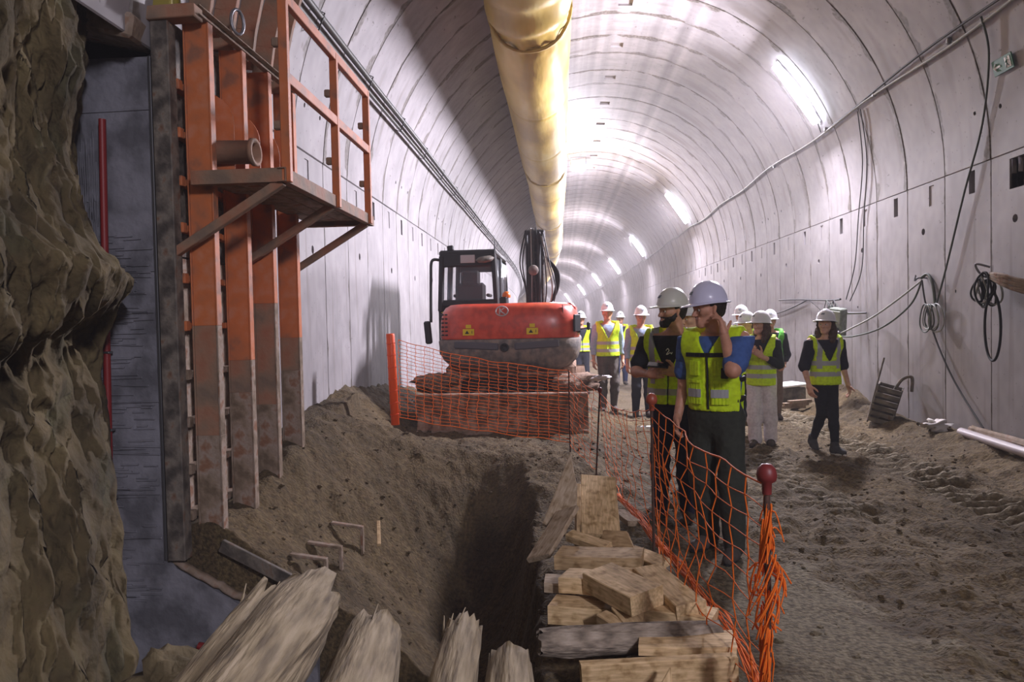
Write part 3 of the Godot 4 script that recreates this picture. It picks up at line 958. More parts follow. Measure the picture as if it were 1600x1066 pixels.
func walkway(f: Node3D):
	var w := Node3D.new()
	w.name = "walkway"
	f.add_child(w)
	var y0 := 2.57; var y1 := 2.665
	var xo := -1.8; var xi := -2.46
	var st := mb()
	# deck of boards caked in mud
	for i in 4:
		st = mb()
		box(st, Vector3(0.155, 0.035, 2.16), Transform3D(Basis(), V(-2.38 + 0.165 * i, 2.64, 5.72)), 0.004)
		obj("deck_board", st, M.muddy, w)
	st = mb()
	channel(st, V(xi, (y0 + y1) / 2, 4.62), V(xo, (y0 + y1) / 2, 4.62), 0.095, 0.05, Vector3(0, 0, -1))
	obj("end_beam", st, M.orange_dirty, w)
	st = mb()
	channel(st, V(xi, (y0 + y1) / 2, 6.82), V(xo, (y0 + y1) / 2, 6.82), 0.095, 0.05, Vector3(0, 0, 1))
	obj("end_beam", st, M.orange_dirty, w)
	st = mb()
	channel(st, V(xo, (y0 + y1) / 2, 4.6), V(xo, (y0 + y1) / 2, 6.84), 0.095, 0.05, Vector3(-1, 0, 0))
	obj("side_beam", st, M.orange_dirty, w)
	for d in [4.66, 5.68, 6.72]:
		st = mb()
		bar(st, V(-1.84, y0 + 0.01, d), V(-2.64, 2.1, d), 0.06, 0.055)
		obj("brace", st, M.orange_dirty, w)
	for d in [4.64, 5.7, 6.66]:
		var top := 4.15 if d < 5 else 3.82
		st = mb()
		box(st, Vector3(0.06, top - y0, 0.05), Transform3D(Basis(), V(xo, (top + y0) / 2, d)), 0.004)
		var p := obj("rail_post", st, M.orange, w)
		for y in [2.95, 3.5]:
			st = mb()
			box(st, Vector3(0.05, 0.06, 0.04), Transform3D(Basis(), V(xo - 0.055, y, d)), 0.008)
			obj("socket", st, M.orange_dirty, p)
	for y in [3.27, 3.8]:
		st = mb()
		box(st, Vector3(0.045, 0.075, 2.06), Transform3D(Basis(), V(xo + 0.005, y, 5.66)), 0.004)
		obj("guard_rail", st, M.orange, w)
	# crumbs of mud and mortar on the deck
	st = mb()
	var r := RandomNumberGenerator.new()
	r.seed = 8
	for i in 46:
		var c := V(r.randf_range(-2.44, -1.86), 2.665, r.randf_range(4.66, 6.7))
		var s := r.randf_range(0.01, 0.035)
		box(st, Vector3(s * 1.6, s, s * 1.3), Transform3D(Basis.from_euler(Vector3(r.randf(), r.randf() * 6, r.randf())), c), s * 0.2)
	var cr := obj("mud_crumbs", st, M.muddy, w)
	cr.set_meta("kind", "stuff")
	# steel edge half buried in the slope below, with its stakes
	var hb := thing("steel_edge_board", "rusty steel edge board half buried in the slope below the formwork", "board", Transform3D())
	st = mb()
	bar(st, V(-2.36, 0.1, 4.68), V(-1.86, -0.12, 4.62), 0.09, 0.03)
	obj("board", st, M.rust_and_shade, hb)
	var lab := ["nearest", "middle", "farthest"]
	var pos := [[-1.72, 4.95], [-1.72, 5.3], [-1.68, 5.75]]
	for i in 3:
		var x: float = pos[i][0]; var d: float = pos[i][1]
		var g := ground_shape(x, d)
		var hk := thing("steel_stake", "bent steel stake standing out of the pit slope, %s of three" % lab[i], "stake", Transform3D(), "bent stakes in the pit slope")
		st = mb()
		box(st, Vector3(0.022, 0.5, 0.045), Transform3D(Basis(), V(x, g - 0.06, d)), 0.003)
		obj("upright", st, M.muddy, hk)
		st = mb()
		bar(st, V(x + 0.01, g + 0.19, d), V(x - 0.26, g + 0.23, d), 0.02, 0.05)
		obj("arm", st, M.muddy, hk)

# ---------- ventilation duct ----------
func duct():
	var m := textured(Color(1, 1, 1), 0.42, noise_tex(51, 0.006, 5, [[0.2, Color(0.64, 0.53, 0.26)], [0.45, Color(0.76, 0.65, 0.32)], [0.65, Color(0.81, 0.71, 0.4)], [0.85, Color(0.83, 0.76, 0.52)]]), Vector3(0.5, 0.5, 0.12), M.soft_bump, 1.0, true)
	m.backlight_enabled = true
	m.backlight = Color(0.1, 0.085, 0.04)
	M.duct = m
	var o := thing("ventilation_duct", "large yellow fabric ventilation duct hanging along the crown of the tunnel", "duct", Transform3D())
	var ds := [-7.0, 10.0, 20.0, 30.0, 42.0, 56.0, 72.0, 92.0, 116.0]
	for k in ds.size() - 1:
		var a: float = ds[k]; var b: float = ds[k + 1]
		var st := mb()
		st.set_smooth_group(1)
		var fine := a < 30.0 and b > 6.0
		var stp := 0.05 if fine else 0.5
		var dd := []
		if fine and a < 0: dd = steps(a, 8.0, 0.5) + steps(8.05, b, 0.05)
		else: dd = steps(a, b, stp)
		var n := 48 if fine else 24
		var prev := []
		for d in dd:
			var ring := []
			var cen := duct_axis(d)
			for i in n:
				var t := TAU * i / n
				ring.append(cen + Vector3(cos(t), sin(t), 0) * duct_r(d, t, a, b))
			if prev:
				for i in n:
					var j := (i + 1) % n
					quad(st, prev[i], prev[j], ring[j], ring[i], cen)
			prev = ring
		obj("duct_section", st, m, o)
	for k in range(1, ds.size() - 1):
		var d: float = ds[k]
		var st := mb()
		var pts := []
		for i in 33:
			var t := TAU * i / 32.0
			pts.append(duct_axis(d) + Vector3(cos(t), sin(t), 0) * (0.585 + 0.008 * sin(t * 5)) + Vector3(0, 0, 0.03 * sin(t * 3 + d)))
		tube(st, pts, 0.028, 6, false)
		obj("coupling_band", st, M.duct, o)
	var d := 3.0
	while d < 70.0:
		for s in [-1, 1]:
			var st := mb()
			var c := duct_axis(d)
			var top := Vector3(c.x + 0.22 * s, SPR + sqrt(RAD * RAD - pow(c.x - axis_off(d).x + 0.22 * s - CX, 2.0)) + axis_off(d).y, c.z)
			tube(st, [c + Vector3(0.16 * s, 0.57, 0), top], 0.006, 5)
			obj("hanger", st, M.steel, o)
		d += 3.72

func duct_axis(d: float) -> Vector3:
	return Vector3(-0.33 + 0.02 * sin(d * 0.35), 6.0 + 0.03 * cos(d * TAU / 7.44), -d) + axis_off(d)

func duct_r(d: float, t: float, a: float, b: float) -> float:
	var r := 0.6 + 0.012 * nz(cos(t) * 0.9 + d * 0.4, sin(t) * 0.9, 40)
	# gathered folds beside a coupling
	var e := minf(absf(d - a), absf(b - d))
	var g := exp(-e / 0.22)
	r -= 0.05 * g
	r += g * (0.022 * sin(t * 13.0 + 2.0 * nz(d * 2, t, 41)) + 0.03 * nz(cos(t) * 3.0 + d * 5.0, sin(t) * 3.0, 42))
	if d > 8.0 and d < 10.0:   # slack cloth with sagging creases
		var s := sstep(8.2, 9.0, d)
		r += s * 0.035 * sin((d + 0.28 * cos(t * 1.0 + 1.2)) * 8.0) * sstep(-0.2, 0.9, -sin(t))
	for c in [13.5, 16.8, 23.0, 26.4]:
		r -= 0.016 * exp(-pow((d - c - 0.05 * sin(t * 2)) / 0.05, 2.0))
	return r

# ---------- excavator ----------
func loft(st: SurfaceTool, rings: Array, caps := true, smooth := 3):   # rings of equal size, closed
	var n: int = rings[0].size()
	for i in rings.size() - 1:
		var c := Vector3.ZERO
		for p in rings[i]: c += p
		for p in rings[i + 1]: c += p
		c /= 2.0 * n
		st.set_smooth_group(smooth)
		for k in n:
			var l := (k + 1) % n
			quad(st, rings[i][k], rings[i][l], rings[i + 1][l], rings[i + 1][k], c)
	if caps:
		st.set_smooth_group(-1)
		for e in [[0, 1], [rings.size() - 1, rings.size() - 2]]:
			var c := Vector3.ZERO; var o := Vector3.ZERO
			for p in rings[e[0]]: c += p / n
			for p in rings[e[1]]: o += p / n
			if c.distance_to(o) < 0.001: o = c + Vector3(0, -0.1 if e[0] else 0.1, 0)
			for k in n:
				tri(st, rings[e[0]][k], rings[e[0]][(k + 1) % n], c, o)

func tail_ring(y: float, inset: float, front: float) -> Array:   # plan of the house: round tail towards us (+z)
	var out := []
	var w := 1.04 - inset
	var zt := 1.3 - inset
	for i in 25:
		var a := PI * i / 24.0
		var cx := cos(a); var sx := sin(a)
		out.append(Vector3(signf(cx) * pow(absf(cx), 0.36) * w, y, 0.35 + pow(sx, 0.42) * (zt - 0.35)))
	out.append(Vector3(-w, y, front)); out.append(Vector3(w, y, front))
	return out

func excavator():
	var red := textured(Color(1, 1, 1), 0.38, noise_tex(71, 0.01, 5, [[0.25, Color(0.7, 0.25, 0.18)], [0.5, Color(0.8, 0.27, 0.18)], [0.8, Color(0.83, 0.33, 0.24)]]), Vector3(1, 1, 1))
	red.clearcoat_enabled = true; red.clearcoat = 0.5; red.clearcoat_roughness = 0.25
	var dusty := textured(Color(1, 1, 1), 0.8, noise_tex(72, 0.012, 5, [[0.25, Color(0.36, 0.34, 0.33)], [0.5, Color(0.46, 0.43, 0.41)], [0.8, Color(0.56, 0.5, 0.45)]]), Vector3(1, 1, 1), M.rough_bump, 0.5)
	var mud := textured(Color(1, 1, 1), 0.9, noise_tex(73, 0.012, 5, [[0.25, Color(0.36, 0.27, 0.21)], [0.5, Color(0.52, 0.41, 0.34)], [0.8, Color(0.64, 0.54, 0.47)]]), Vector3(0.8, 0.8, 0.8), M.rough_bump, 0.8)
	var dark := mat(Color(0.1, 0.1, 0.11), 0.55)
	var grime := textured(Color(1, 1, 1), 0.8, noise_tex(74, 0.02, 4, [[0.25, Color(0.1, 0.09, 0.085)], [0.5, Color(0.17, 0.15, 0.135)], [0.8, Color(0.27, 0.23, 0.2)]]), Vector3(1.2, 1.2, 1.2), M.rough_bump, 0.5)
	var glass := mat(Color(0.85, 0.9, 0.95, 0.04), 0.05)
	glass.metallic_specular = 0.25
	glass.transparency = BaseMaterial3D.TRANSPARENCY_ALPHA
	var yellow := mat(Color(0.85, 0.74, 0.08), 0.6)
	var white := mat(Color(0.7, 0.68, 0.68), 0.6)
	var e := thing("excavator", "red compact crawler excavator seen from behind with its dozer blade towards us", "excavator", Transform3D(Basis.from_euler(Vector3(0, deg_to_rad(-1.5), 0)), V(-0.7, 0.17, 11.0)))
	var st: SurfaceTool
	# crawlers
	var shoe := mb()
	box(shoe, Vector3(0.45, 0.025, 0.15), Transform3D(), 0.004)
	box(shoe, Vector3(0.45, 0.035, 0.03), Transform3D(Basis(), Vector3(0, 0.025, 0.03)), 0.006)
	var shoe_mesh := done(shoe)
	for s in [-1, 1]:
		var x: float = 0.86 * s
		st = mb()
		var poly := PackedVector2Array()
		for i in 9:
			var a := -PI / 2 + PI * i / 8.0
			poly.append(Vector2(1.15 + 0.27 * cos(a), 0.33 + 0.27 * sin(a)))
		for i in 9:
			var a := PI / 2 + PI * i / 8.0
			poly.append(Vector2(-1.15 + 0.27 * cos(a), 0.33 + 0.27 * sin(a)))
		prism(st, poly, 0.4, Transform3D(Basis(Vector3(0, 0, 1), Vector3(0, 1, 0), Vector3(-1, 0, 0)), Vector3(x + 0.2, 0, 0)))
		var tr := obj("crawler", st, grime, e)
		var per := 2 * 2.3 + TAU * 0.3
		var n := 38
		for i in n:
			var u := per * i / n
			var q := Transform3D()
			if u < 2.3: q = Transform3D(Basis(), Vector3(x, 0.63, -1.15 + u))
			elif u < 2.3 + PI * 0.3:
				var a := (u - 2.3) / 0.3
				q = Transform3D(Basis(Vector3.RIGHT, a), Vector3(x, 0.33 + 0.3 * cos(a), 1.15 + 0.3 * sin(a)))
			elif u < 4.6 + PI * 0.3: q = Transform3D(Basis(Vector3.RIGHT, PI), Vector3(x, 0.03, 1.15 - (u - 2.3 - PI * 0.3)))
			else:
				var a := PI + (u - 4.6 - PI * 0.3) / 0.3
				q = Transform3D(Basis(Vector3.RIGHT, a), Vector3(x, 0.33 + 0.3 * cos(a), -1.15 + 0.3 * sin(a)))
			put("track_shoe", shoe_mesh, mud, tr, q)
	st = mb()
	box(st, Vector3(1.3, 0.3, 1.6), Transform3D(Basis(), Vector3(0, 0.45, 0)), 0.04)
	lathe(st, [[0.0, 0.55], [0.52, 0.55], [0.52, 0.78], [0.0, 0.78]], 28, Transform3D(), false)
	obj("undercarriage", st, grime, e)
	# blade with its arms
	st = mb()
	var bl := PackedVector2Array()
	for i in 9:
		var t := i / 8.0
		bl.append(Vector2(2.13 - 0.09 * sin(PI * t) , 0.0 + 0.5 * t))
	for i in 9:
		var t := 1.0 - i / 8.0
		bl.append(Vector2(2.07 - 0.09 * sin(PI * t), 0.0 + 0.5 * t))
	prism(st, bl, 2.2, Transform3D(Basis(Vector3(0, 0, 1), Vector3(0, 1, 0), Vector3(-1, 0, 0)), Vector3(1.1, 0, 0)))
	var blade := obj("dozer_blade", st, mud, e)
	st = mb()
	box(st, Vector3(2.2, 0.06, 0.03), Transform3D(Basis(), Vector3(0, 0.03, 2.135)), 0.006)
	obj("cutting_edge", st, M.muddy, blade)
	st = mb()
	box(st, Vector3(2.2, 0.05, 0.12), Transform3D(Basis(), Vector3(0, 0.5, 2.06)), 0.012)
	obj("top_rail", st, mud, blade)
	for s in [-1, 1]:
		st = mb()
		bar(st, Vector3(0.45 * s, 0.25, 2.05), Vector3(0.42 * s, 0.42, 0.8), 0.16, 0.12, 0.01)
		obj("blade_arm", st, mud, e)
	st = mb()
	tube(st, [Vector3(0, 0.3, 2.0), Vector3(0, 0.62, 0.9)], 0.055, 10)
	obj("blade_cylinder", st, grime, e)
	for a in [[-0.98, 0.58, 1.55, 0.3], [0.95, 0.55, 1.5, 0.34]]:   # caked spoil on the crawlers behind the blade
		st = mb()
		put("caked_mud", clod(95 + int(a[3] * 100), 12, 0.4), mud, e, Transform3D(Basis().scaled(Vector3(a[3], 0.12, 0.3)), Vector3(a[0], a[1] + 0.04, a[2] - 0.1)))
	# counterweight and engine hood
	st = mb()
	loft(st, [tail_ring(0.74, 0.3, -0.9), tail_ring(0.8, 0.16, -0.95), tail_ring(0.9, 0.06, -1.0), tail_ring(1.02, 0.015, -1.0), tail_ring(1.17, 0.0, -1.0), tail_ring(1.195, 0.02, -1.0)])
	var cw := obj("counterweight", st, dusty, e)
	st = mb()
	lathe(st, [[0.062, 0.0], [0.062, 0.02], [0.04, 0.02], [0.036, 0.004], [0.0, 0.004]], 18, Transform3D(Basis(Vector3(1, 0, 0), Vector3(0, 0, 1), Vector3(0, -1, 0)), Vector3(-0.03, 1.08, 1.29)))
	obj("towing_eye", st, dark, cw)
	for s in [-1, 1]:
		st = mb()
		box(st, Vector3(0.62, 0.1, 0.05), Transform3D(Basis.from_euler(Vector3(0.1, 0, 0.06 * s)), Vector3(0.42 * s, 1.11, 1.285)), 0.03)
		obj("cast_recess_panel", st, mat(Color(0.34, 0.34, 0.37), 0.7), cw)
	st = mb()
	box(st, Vector3(1.9, 0.2, 1.7), Transform3D(Basis(), Vector3(0, 0.72, 0.0)), 0.05)
	obj("swing_frame", st, mud, e)
	st = mb()
	loft(st, [tail_ring(1.2, 0.035, 0.3), tail_ring(1.23, 0.025, 0.3), tail_ring(1.45, 0.035, 0.3), tail_ring(1.58, 0.06, 0.3), tail_ring(1.65, 0.1, 0.3), tail_ring(1.69, 0.17, 0.3), tail_ring(1.7, 0.26, 0.3)])
	var hood := obj("engine_hood", st, red, e)
	# seam towards the side door, grille of the side
	st = mb()
	bar(st, Vector3(0.8, 1.22, 1.2), Vector3(0.78, 1.66, 1.16), 0.012, 0.03)
	obj("seam", st, dark, hood)
	st = mb()
	loft(st, [tail_ring(1.2, 0.05, -0.9), tail_ring(1.62, 0.06, -0.9), tail_ring(1.69, 0.12, -0.9)].map(func(r): return r.map(func(p): return Vector3(maxf(p.x, 0.2), p.y, minf(p.z, 0.9)))), true, 3)
	obj("side_cover", st, red, e)
	st = mb()
	var gr := PackedVector2Array([Vector2(0.0, 1.26), Vector2(0.55, 1.26), Vector2(0.48, 1.46), Vector2(0.0, 1.54)])
	prism(st, gr, 0.03, Transform3D(Basis(Vector3(0, 0, -1), Vector3(0, 1, 0), Vector3(1, 0, 0)), Vector3(0.995, 0, 1.0)))
	var gri := obj("side_grille", st, dark, e)
	st = mb()
	box(st, Vector3(0.03, 0.24, 0.16), Transform3D(Basis.from_euler(Vector3(0, -0.55, 0)), Vector3(0.975, 1.4, 1.09)), 0.01)
	obj("rear_grille", st, dark, e)
	for i in 6:
		for j in 2:
			st = mb()
			box(st, Vector3(0.04, 0.022, 0.03), Transform3D(Basis.from_euler(Vector3(0, 0.45, 0)), Vector3(-0.905 + 0.055 * j, 1.265 + 0.057 * i, 1.21 + 0.022 * j)), 0.006)
			obj("vent_slot", st, dark, hood)
	# emblem, decals
	st = mb()
	var at := Vector3(-0.06, 1.585, 1.248)
	var ring := []
	for i in 25:
		var a := TAU * i / 24.0
		ring.append(at + Vector3(cos(a) * 0.085, sin(a) * 0.066, -0.018 * sin(a)))
	tube(st, ring, 0.009, 6, false)
	for b in [[Vector3(-0.03, -0.045, 0.012), Vector3(-0.03, 0.045, -0.012)], [Vector3(-0.03, 0.0, 0), Vector3(0.035, 0.045, -0.012)], [Vector3(-0.02, 0.0, 0.0), Vector3(0.045, -0.045, 0.012)]]:
		bar(st, at + b[0], at + b[1], 0.016, 0.014, 0.002, Vector3.BACK)
	obj("emblem", st, white, hood)
	for x in [-0.53, 0.36]:
		st = mb()
		box(st, Vector3(0.16, 0.09, 0.006), Transform3D(Basis.from_euler(Vector3(-0.06, 0, 0)), Vector3(x, 1.30, 1.278)), 0.002)
		box(st, Vector3(0.075, 0.05, 0.006), Transform3D(Basis.from_euler(Vector3(-0.06, 0, 0)), Vector3(x, 1.38, 1.273)), 0.002)
		var dc := obj("warning_decal", st, yellow, hood)
		st = mb()
		var tp := PackedVector2Array([Vector2(-0.03, -0.022), Vector2(0.03, -0.022), Vector2(0.0, 0.025)])
		prism(st, tp, 0.003, Transform3D(Basis.from_euler(Vector3(-0.06, 0, 0)), Vector3(x - 0.02, 1.30, 1.281)))
		box(st, Vector3(0.008, 0.04, 0.003), Transform3D(Basis(), Vector3(x + 0.05, 1.3, 1.282)), 0.001)
		obj("warning_mark", st, dark, dc)
	# beacon on its camera box
	st = mb()
	box(st, Vector3(0.11, 0.1, 0.1), Transform3D(Basis(), Vector3(-0.06, 1.74, 1.0)), 0.015)
	var cb := obj("rear_camera", st, dark, e)
	st = mb()
	lathe(st, [[0.06, 0.0], [0.062, 0.03], [0.05, 0.065], [0.03, 0.085], [0.0, 0.09]], 16, Transform3D(Basis(), Vector3(-0.02, 1.78, 0.97)))
	obj("beacon", st, mat(Color(0.85, 0.42, 0.12), 0.3), e)
	excavator_cab(e, dark, glass, white, yellow)
	# boom folded up behind the house, with its hoses
	st = mb()
	bar(st, Vector3(0.3, 0.9, -0.75), Vector3(0.3, 2.86, -0.85), 0.3, 0.2, 0.02)
	var boom := obj("boom", st, grime, e)
	st = mb()
	for s in [-1, 1]:
		box(st, Vector3(0.04, 0.5, 0.36), Transform3D(Basis(), Vector3(0.3 + 0.13 * s, 2.62, -0.85)), 0.02)
	box(st, Vector3(0.34, 0.2, 0.1), Transform3D(Basis(), Vector3(0.3, 2.86, -0.8)), 0.02)
	obj("boom_head", st, dark, boom)
	for s in [-1, 1]:
		st = mb()
		tube(st, [Vector3(0.3 + 0.07 * s, 0.95, -0.55), Vector3(0.3 + 0.07 * s, 2.7, -0.66)], 0.035, 10)
		obj("boom_cylinder", st, dark, boom)
	var r := RandomNumberGenerator.new()
	r.seed = 4
	for i in 11:
		var x := 0.14 + 0.032 * i
		var pts := [Vector3(x, 1.4, -0.6), Vector3(x + r.randf_range(-0.02, 0.02), 1.9, -0.58), Vector3(x + r.randf_range(-0.03, 0.03), 2.4, -0.6), Vector3(x * 0.9 + 0.03, 2.88 + r.randf_range(-0.06, 0.1), -0.66)]
		if i > 7: pts[1].x += 0.1 + 0.04 * (i - 8); pts[2].x += 0.08
		if i < 2: pts[2].x -= 0.07
		st = mb()
		tube(st, curve(pts), 0.012, 6)
		obj("hose", st, [M.cable, M.black_rubber, M.cable_pale][0 if i % 3 else (2 if i % 2 else 1)], boom)
	for i in 3:
		st = mb()
		tube(st, curve([Vector3(0.48, 2.5, -0.7), Vector3(0.62 + 0.03 * i, 2.25, -0.65), Vector3(0.63 + 0.02 * i, 1.95, -0.6), Vector3(0.5, 1.65, -0.6)]), 0.016, 6)
		obj("hose", st, M.black_rubber, boom)
	st = mb()
	lathe(st, [[0.0, 0.0], [0.07, 0.0], [0.085, 0.03], [0.085, 0.06], [0.07, 0.075], [0.0, 0.08]], 20, Transform3D(Basis(Vector3(1, 0, 0), Vector3(0, 0, 1), Vector3(0, -1, 0)), Vector3(0.28, 2.27, -0.58)))
	obj("work_lamp", st, dusty, boom)

func excavator_cab(e: Node3D, dark: Material, glass: Material, white: Material, yellow: Material):
	var c := Node3D.new()
	c.name = "cab"
	e.add_child(c)
	var x0 := -1.1; var x1 := -0.17; var z0 := -0.95; var z1 := 0.52; var y0 := 1.0; var y1 := 2.5
	var st := mb()
	box(st, Vector3(x1 - x0, 0.75, z1 - z0), Transform3D(Basis(), Vector3((x0 + x1) / 2, 1.32, (z0 + z1) / 2)), 0.03)
	obj("cab_base", st, dark, c)
	# posts
	for p in [[x0, z1], [x1, z1], [x0, z0], [x1, z0], [x0, -0.2], [x1, -0.2]]:
		st = mb()
		var lean := 0.03 if p[0] < -0.5 else -0.03
		bar(st, Vector3(p[0] + signf(lean) * 0.04, 1.6, p[1]), Vector3(p[0] + lean * 2.5, y1 - 0.05, p[1]), 0.08, 0.09, 0.02)
		obj("post", st, dark, c)
	st = mb()
	box(st, Vector3(x1 - x0 - 0.06, 0.09, z1 - z0 + 0.04), Transform3D(Basis(), Vector3((x0 + x1) / 2, y1 - 0.02, (z0 + z1) / 2)), 0.035)
	obj("roof", st, dark, c)
	st = mb()
	box(st, Vector3(x1 - x0 - 0.08, 0.2, 0.06), Transform3D(Basis(), Vector3((x0 + x1) / 2, y1 - 0.13, z1)), 0.02)
	obj("rear_header", st, dark, c)
	st = mb()
	box(st, Vector3(x1 - x0 - 0.08, 0.1, 0.06), Transform3D(Basis(), Vector3((x0 + x1) / 2, 1.73, z1)), 0.02)
	obj("rear_sill", st, dark, c)
	st = mb()
	box(st, Vector3(x1 - x0 - 0.08, 0.14, 0.05), Transform3D(Basis(), Vector3((x0 + x1) / 2, y1 - 0.14, z0)), 0.02)
	obj("front_header", st, dark, c)
	for w in [[Vector3(x1 - x0 - 0.12, 0.62, 0.006), Vector3((x0 + x1) / 2, 2.07, z1 - 0.01)], [Vector3(x1 - x0 - 0.12, 0.7, 0.006), Vector3((x0 + x1) / 2, 2.05, z0)], [Vector3(0.006, 0.7, 1.3), Vector3(x1 - 0.03, 2.03, -0.2)], [Vector3(0.006, 0.7, 1.3), Vector3(x0 + 0.05, 2.03, -0.2)]]:
		st = mb()
		box(st, w[0], Transform3D(Basis(), w[1]), 0.001)
		obj("window_pane", st, glass, c)
	st = mb()
	box(st, Vector3(0.05, 0.75, 0.05), Transform3D(Basis(), Vector3(x1 - 0.03, 2.05, 0.12)), 0.01)
	obj("door_frame", st, dark, c)
	# seat
	st = mb()
	box(st, Vector3(0.46, 0.5, 0.14), Transform3D(Basis.from_euler(Vector3(-0.1, 0, 0)), Vector3(-0.66, 1.8, 0.1)), 0.07)
	var seat := obj("seat", st, M.black_rubber, c)
	st = mb()
	box(st, Vector3(0.3, 0.24, 0.12), Transform3D(Basis.from_euler(Vector3(-0.1, 0, 0)), Vector3(-0.66, 2.12, 0.12)), 0.05)
	obj("headrest", st, M.black_rubber, seat)
	for x in [-0.92, -0.4]:
		st = mb()
		box(st, Vector3(0.06, 0.05, 0.3), Transform3D(Basis(), Vector3(x, 1.86, -0.1)), 0.02)
		obj("armrest", st, M.black_rubber, seat)
	st = mb()
	box(st, Vector3(0.14, 0.12, 0.05), Transform3D(Basis(), Vector3(-0.3, 2.2, -0.8)), 0.01)
	obj("monitor", st, dark, c)
	st = mb()
	bar(st, Vector3(-0.36, 1.9, -0.5), Vector3(-0.24, 2.0, -0.5), 0.05, 0.05, 0.02)
	obj("joystick", st, dark, c)
	st = mb()
	box(st, Vector3(0.22, 0.12, 0.02), Transform3D(Basis(), Vector3(-0.63, 2.385, z1 + 0.035)), 0.008)
	obj("number_plate", st, white, c)
	# round work lamp, box, aerial, grab rail, mirror
	st = mb()
	lathe(st, [[0.0, -0.04], [0.1, -0.04], [0.14, 0.0], [0.1, 0.03], [0.0, 0.04]], 18, Transform3D(Basis.from_euler(Vector3(0.25, 0, 0.1)), Vector3(-0.36, 2.37, z1 + 0.12)))
	obj("work_lamp", st, M.rust_and_shade, c)
	st = mb()
	box(st, Vector3(0.1, 0.08, 0.08), Transform3D(Basis.from_euler(Vector3(0, 0, 0.1)), Vector3(-0.9, y1 + 0.06, z1 - 0.05)), 0.015)
	obj("roof_lamp", st, dark, c)
	st = mb()
	tube(st, [Vector3(-0.23, y1, z1 - 0.03), Vector3(-0.23, y1 + 0.07, z1 - 0.03), Vector3(-0.23, y1 + 0.17, z1 - 0.03)], [0.016, 0.008, 0.004], 6)
	obj("aerial", st, dark, c)
	st = mb()
	tube(st, curve([Vector3(x0 + 0.04, 2.38, z1 + 0.05), Vector3(x0 - 0.06, 2.36, z1 + 0.1), Vector3(x0 - 0.08, 2.1, z1 + 0.1), Vector3(x0 - 0.09, 1.45, z1 + 0.12)]), 0.022, 8)
	obj("grab_rail", st, dark, c)
	st = mb()
	box(st, Vector3(0.1, 0.34, 0.07), Transform3D(Basis.from_euler(Vector3(0, 0, 0.08)), Vector3(x0 - 0.12, 1.3, z1 + 0.2)), 0.03)
	obj("mirror", st, dark, c)
	st = mb()
	box(st, Vector3(0.03, 0.06, 0.006), Transform3D(Basis(), Vector3(x0 + 0.06, 1.62, z1 + 0.012)), 0.001)
	obj("decal", st, yellow, c)
	st = mb()
	box(st, Vector3(0.05, 0.12, 0.06), Transform3D(Basis(), Vector3(1.14, 1.35, 0.7)), 0.02)
	bar(st, Vector3(1.0, 1.3, 0.6), Vector3(1.14, 1.33, 0.7), 0.015, 0.015)
	obj("side_mirror", st, dark, e)

# ---------- smooth bodies: tapered capsules joined by a smooth minimum, meshed as surface nets ----------
# a bone is [a, b, radius at a, radius at b, blend, depth squeeze, carve]
func bone(a: Vector3, b: Vector3, ra: float, rb: float, k := 0.03, zs := 1.0, carve := false) -> Array:
	return [a, b, ra, rb, k, zs, carve]

func field_at(bones: Array, p: Vector3) -> float:
	var f := 1.0
	for n in bones:
		var a: Vector3 = n[0]
		var q := p - a; var ab: Vector3 = n[1] - a
		q.z *= n[5]; ab.z *= n[5]
		var t := clampf(q.dot(ab) / maxf(ab.length_squared(), 1e-9), 0.0, 1.0)
		var d: float = (q - ab * t).length() - lerpf(n[2], n[3], t)
		var k: float = n[4]
		if n[6]:
			var h := maxf(k - absf(f + d), 0.0) / k
			f = maxf(f, -d) + h * h * k * 0.25
		else:
			var h := maxf(k - absf(f - d), 0.0) / k
			f = minf(f, d) - h * h * k * 0.25
	return f

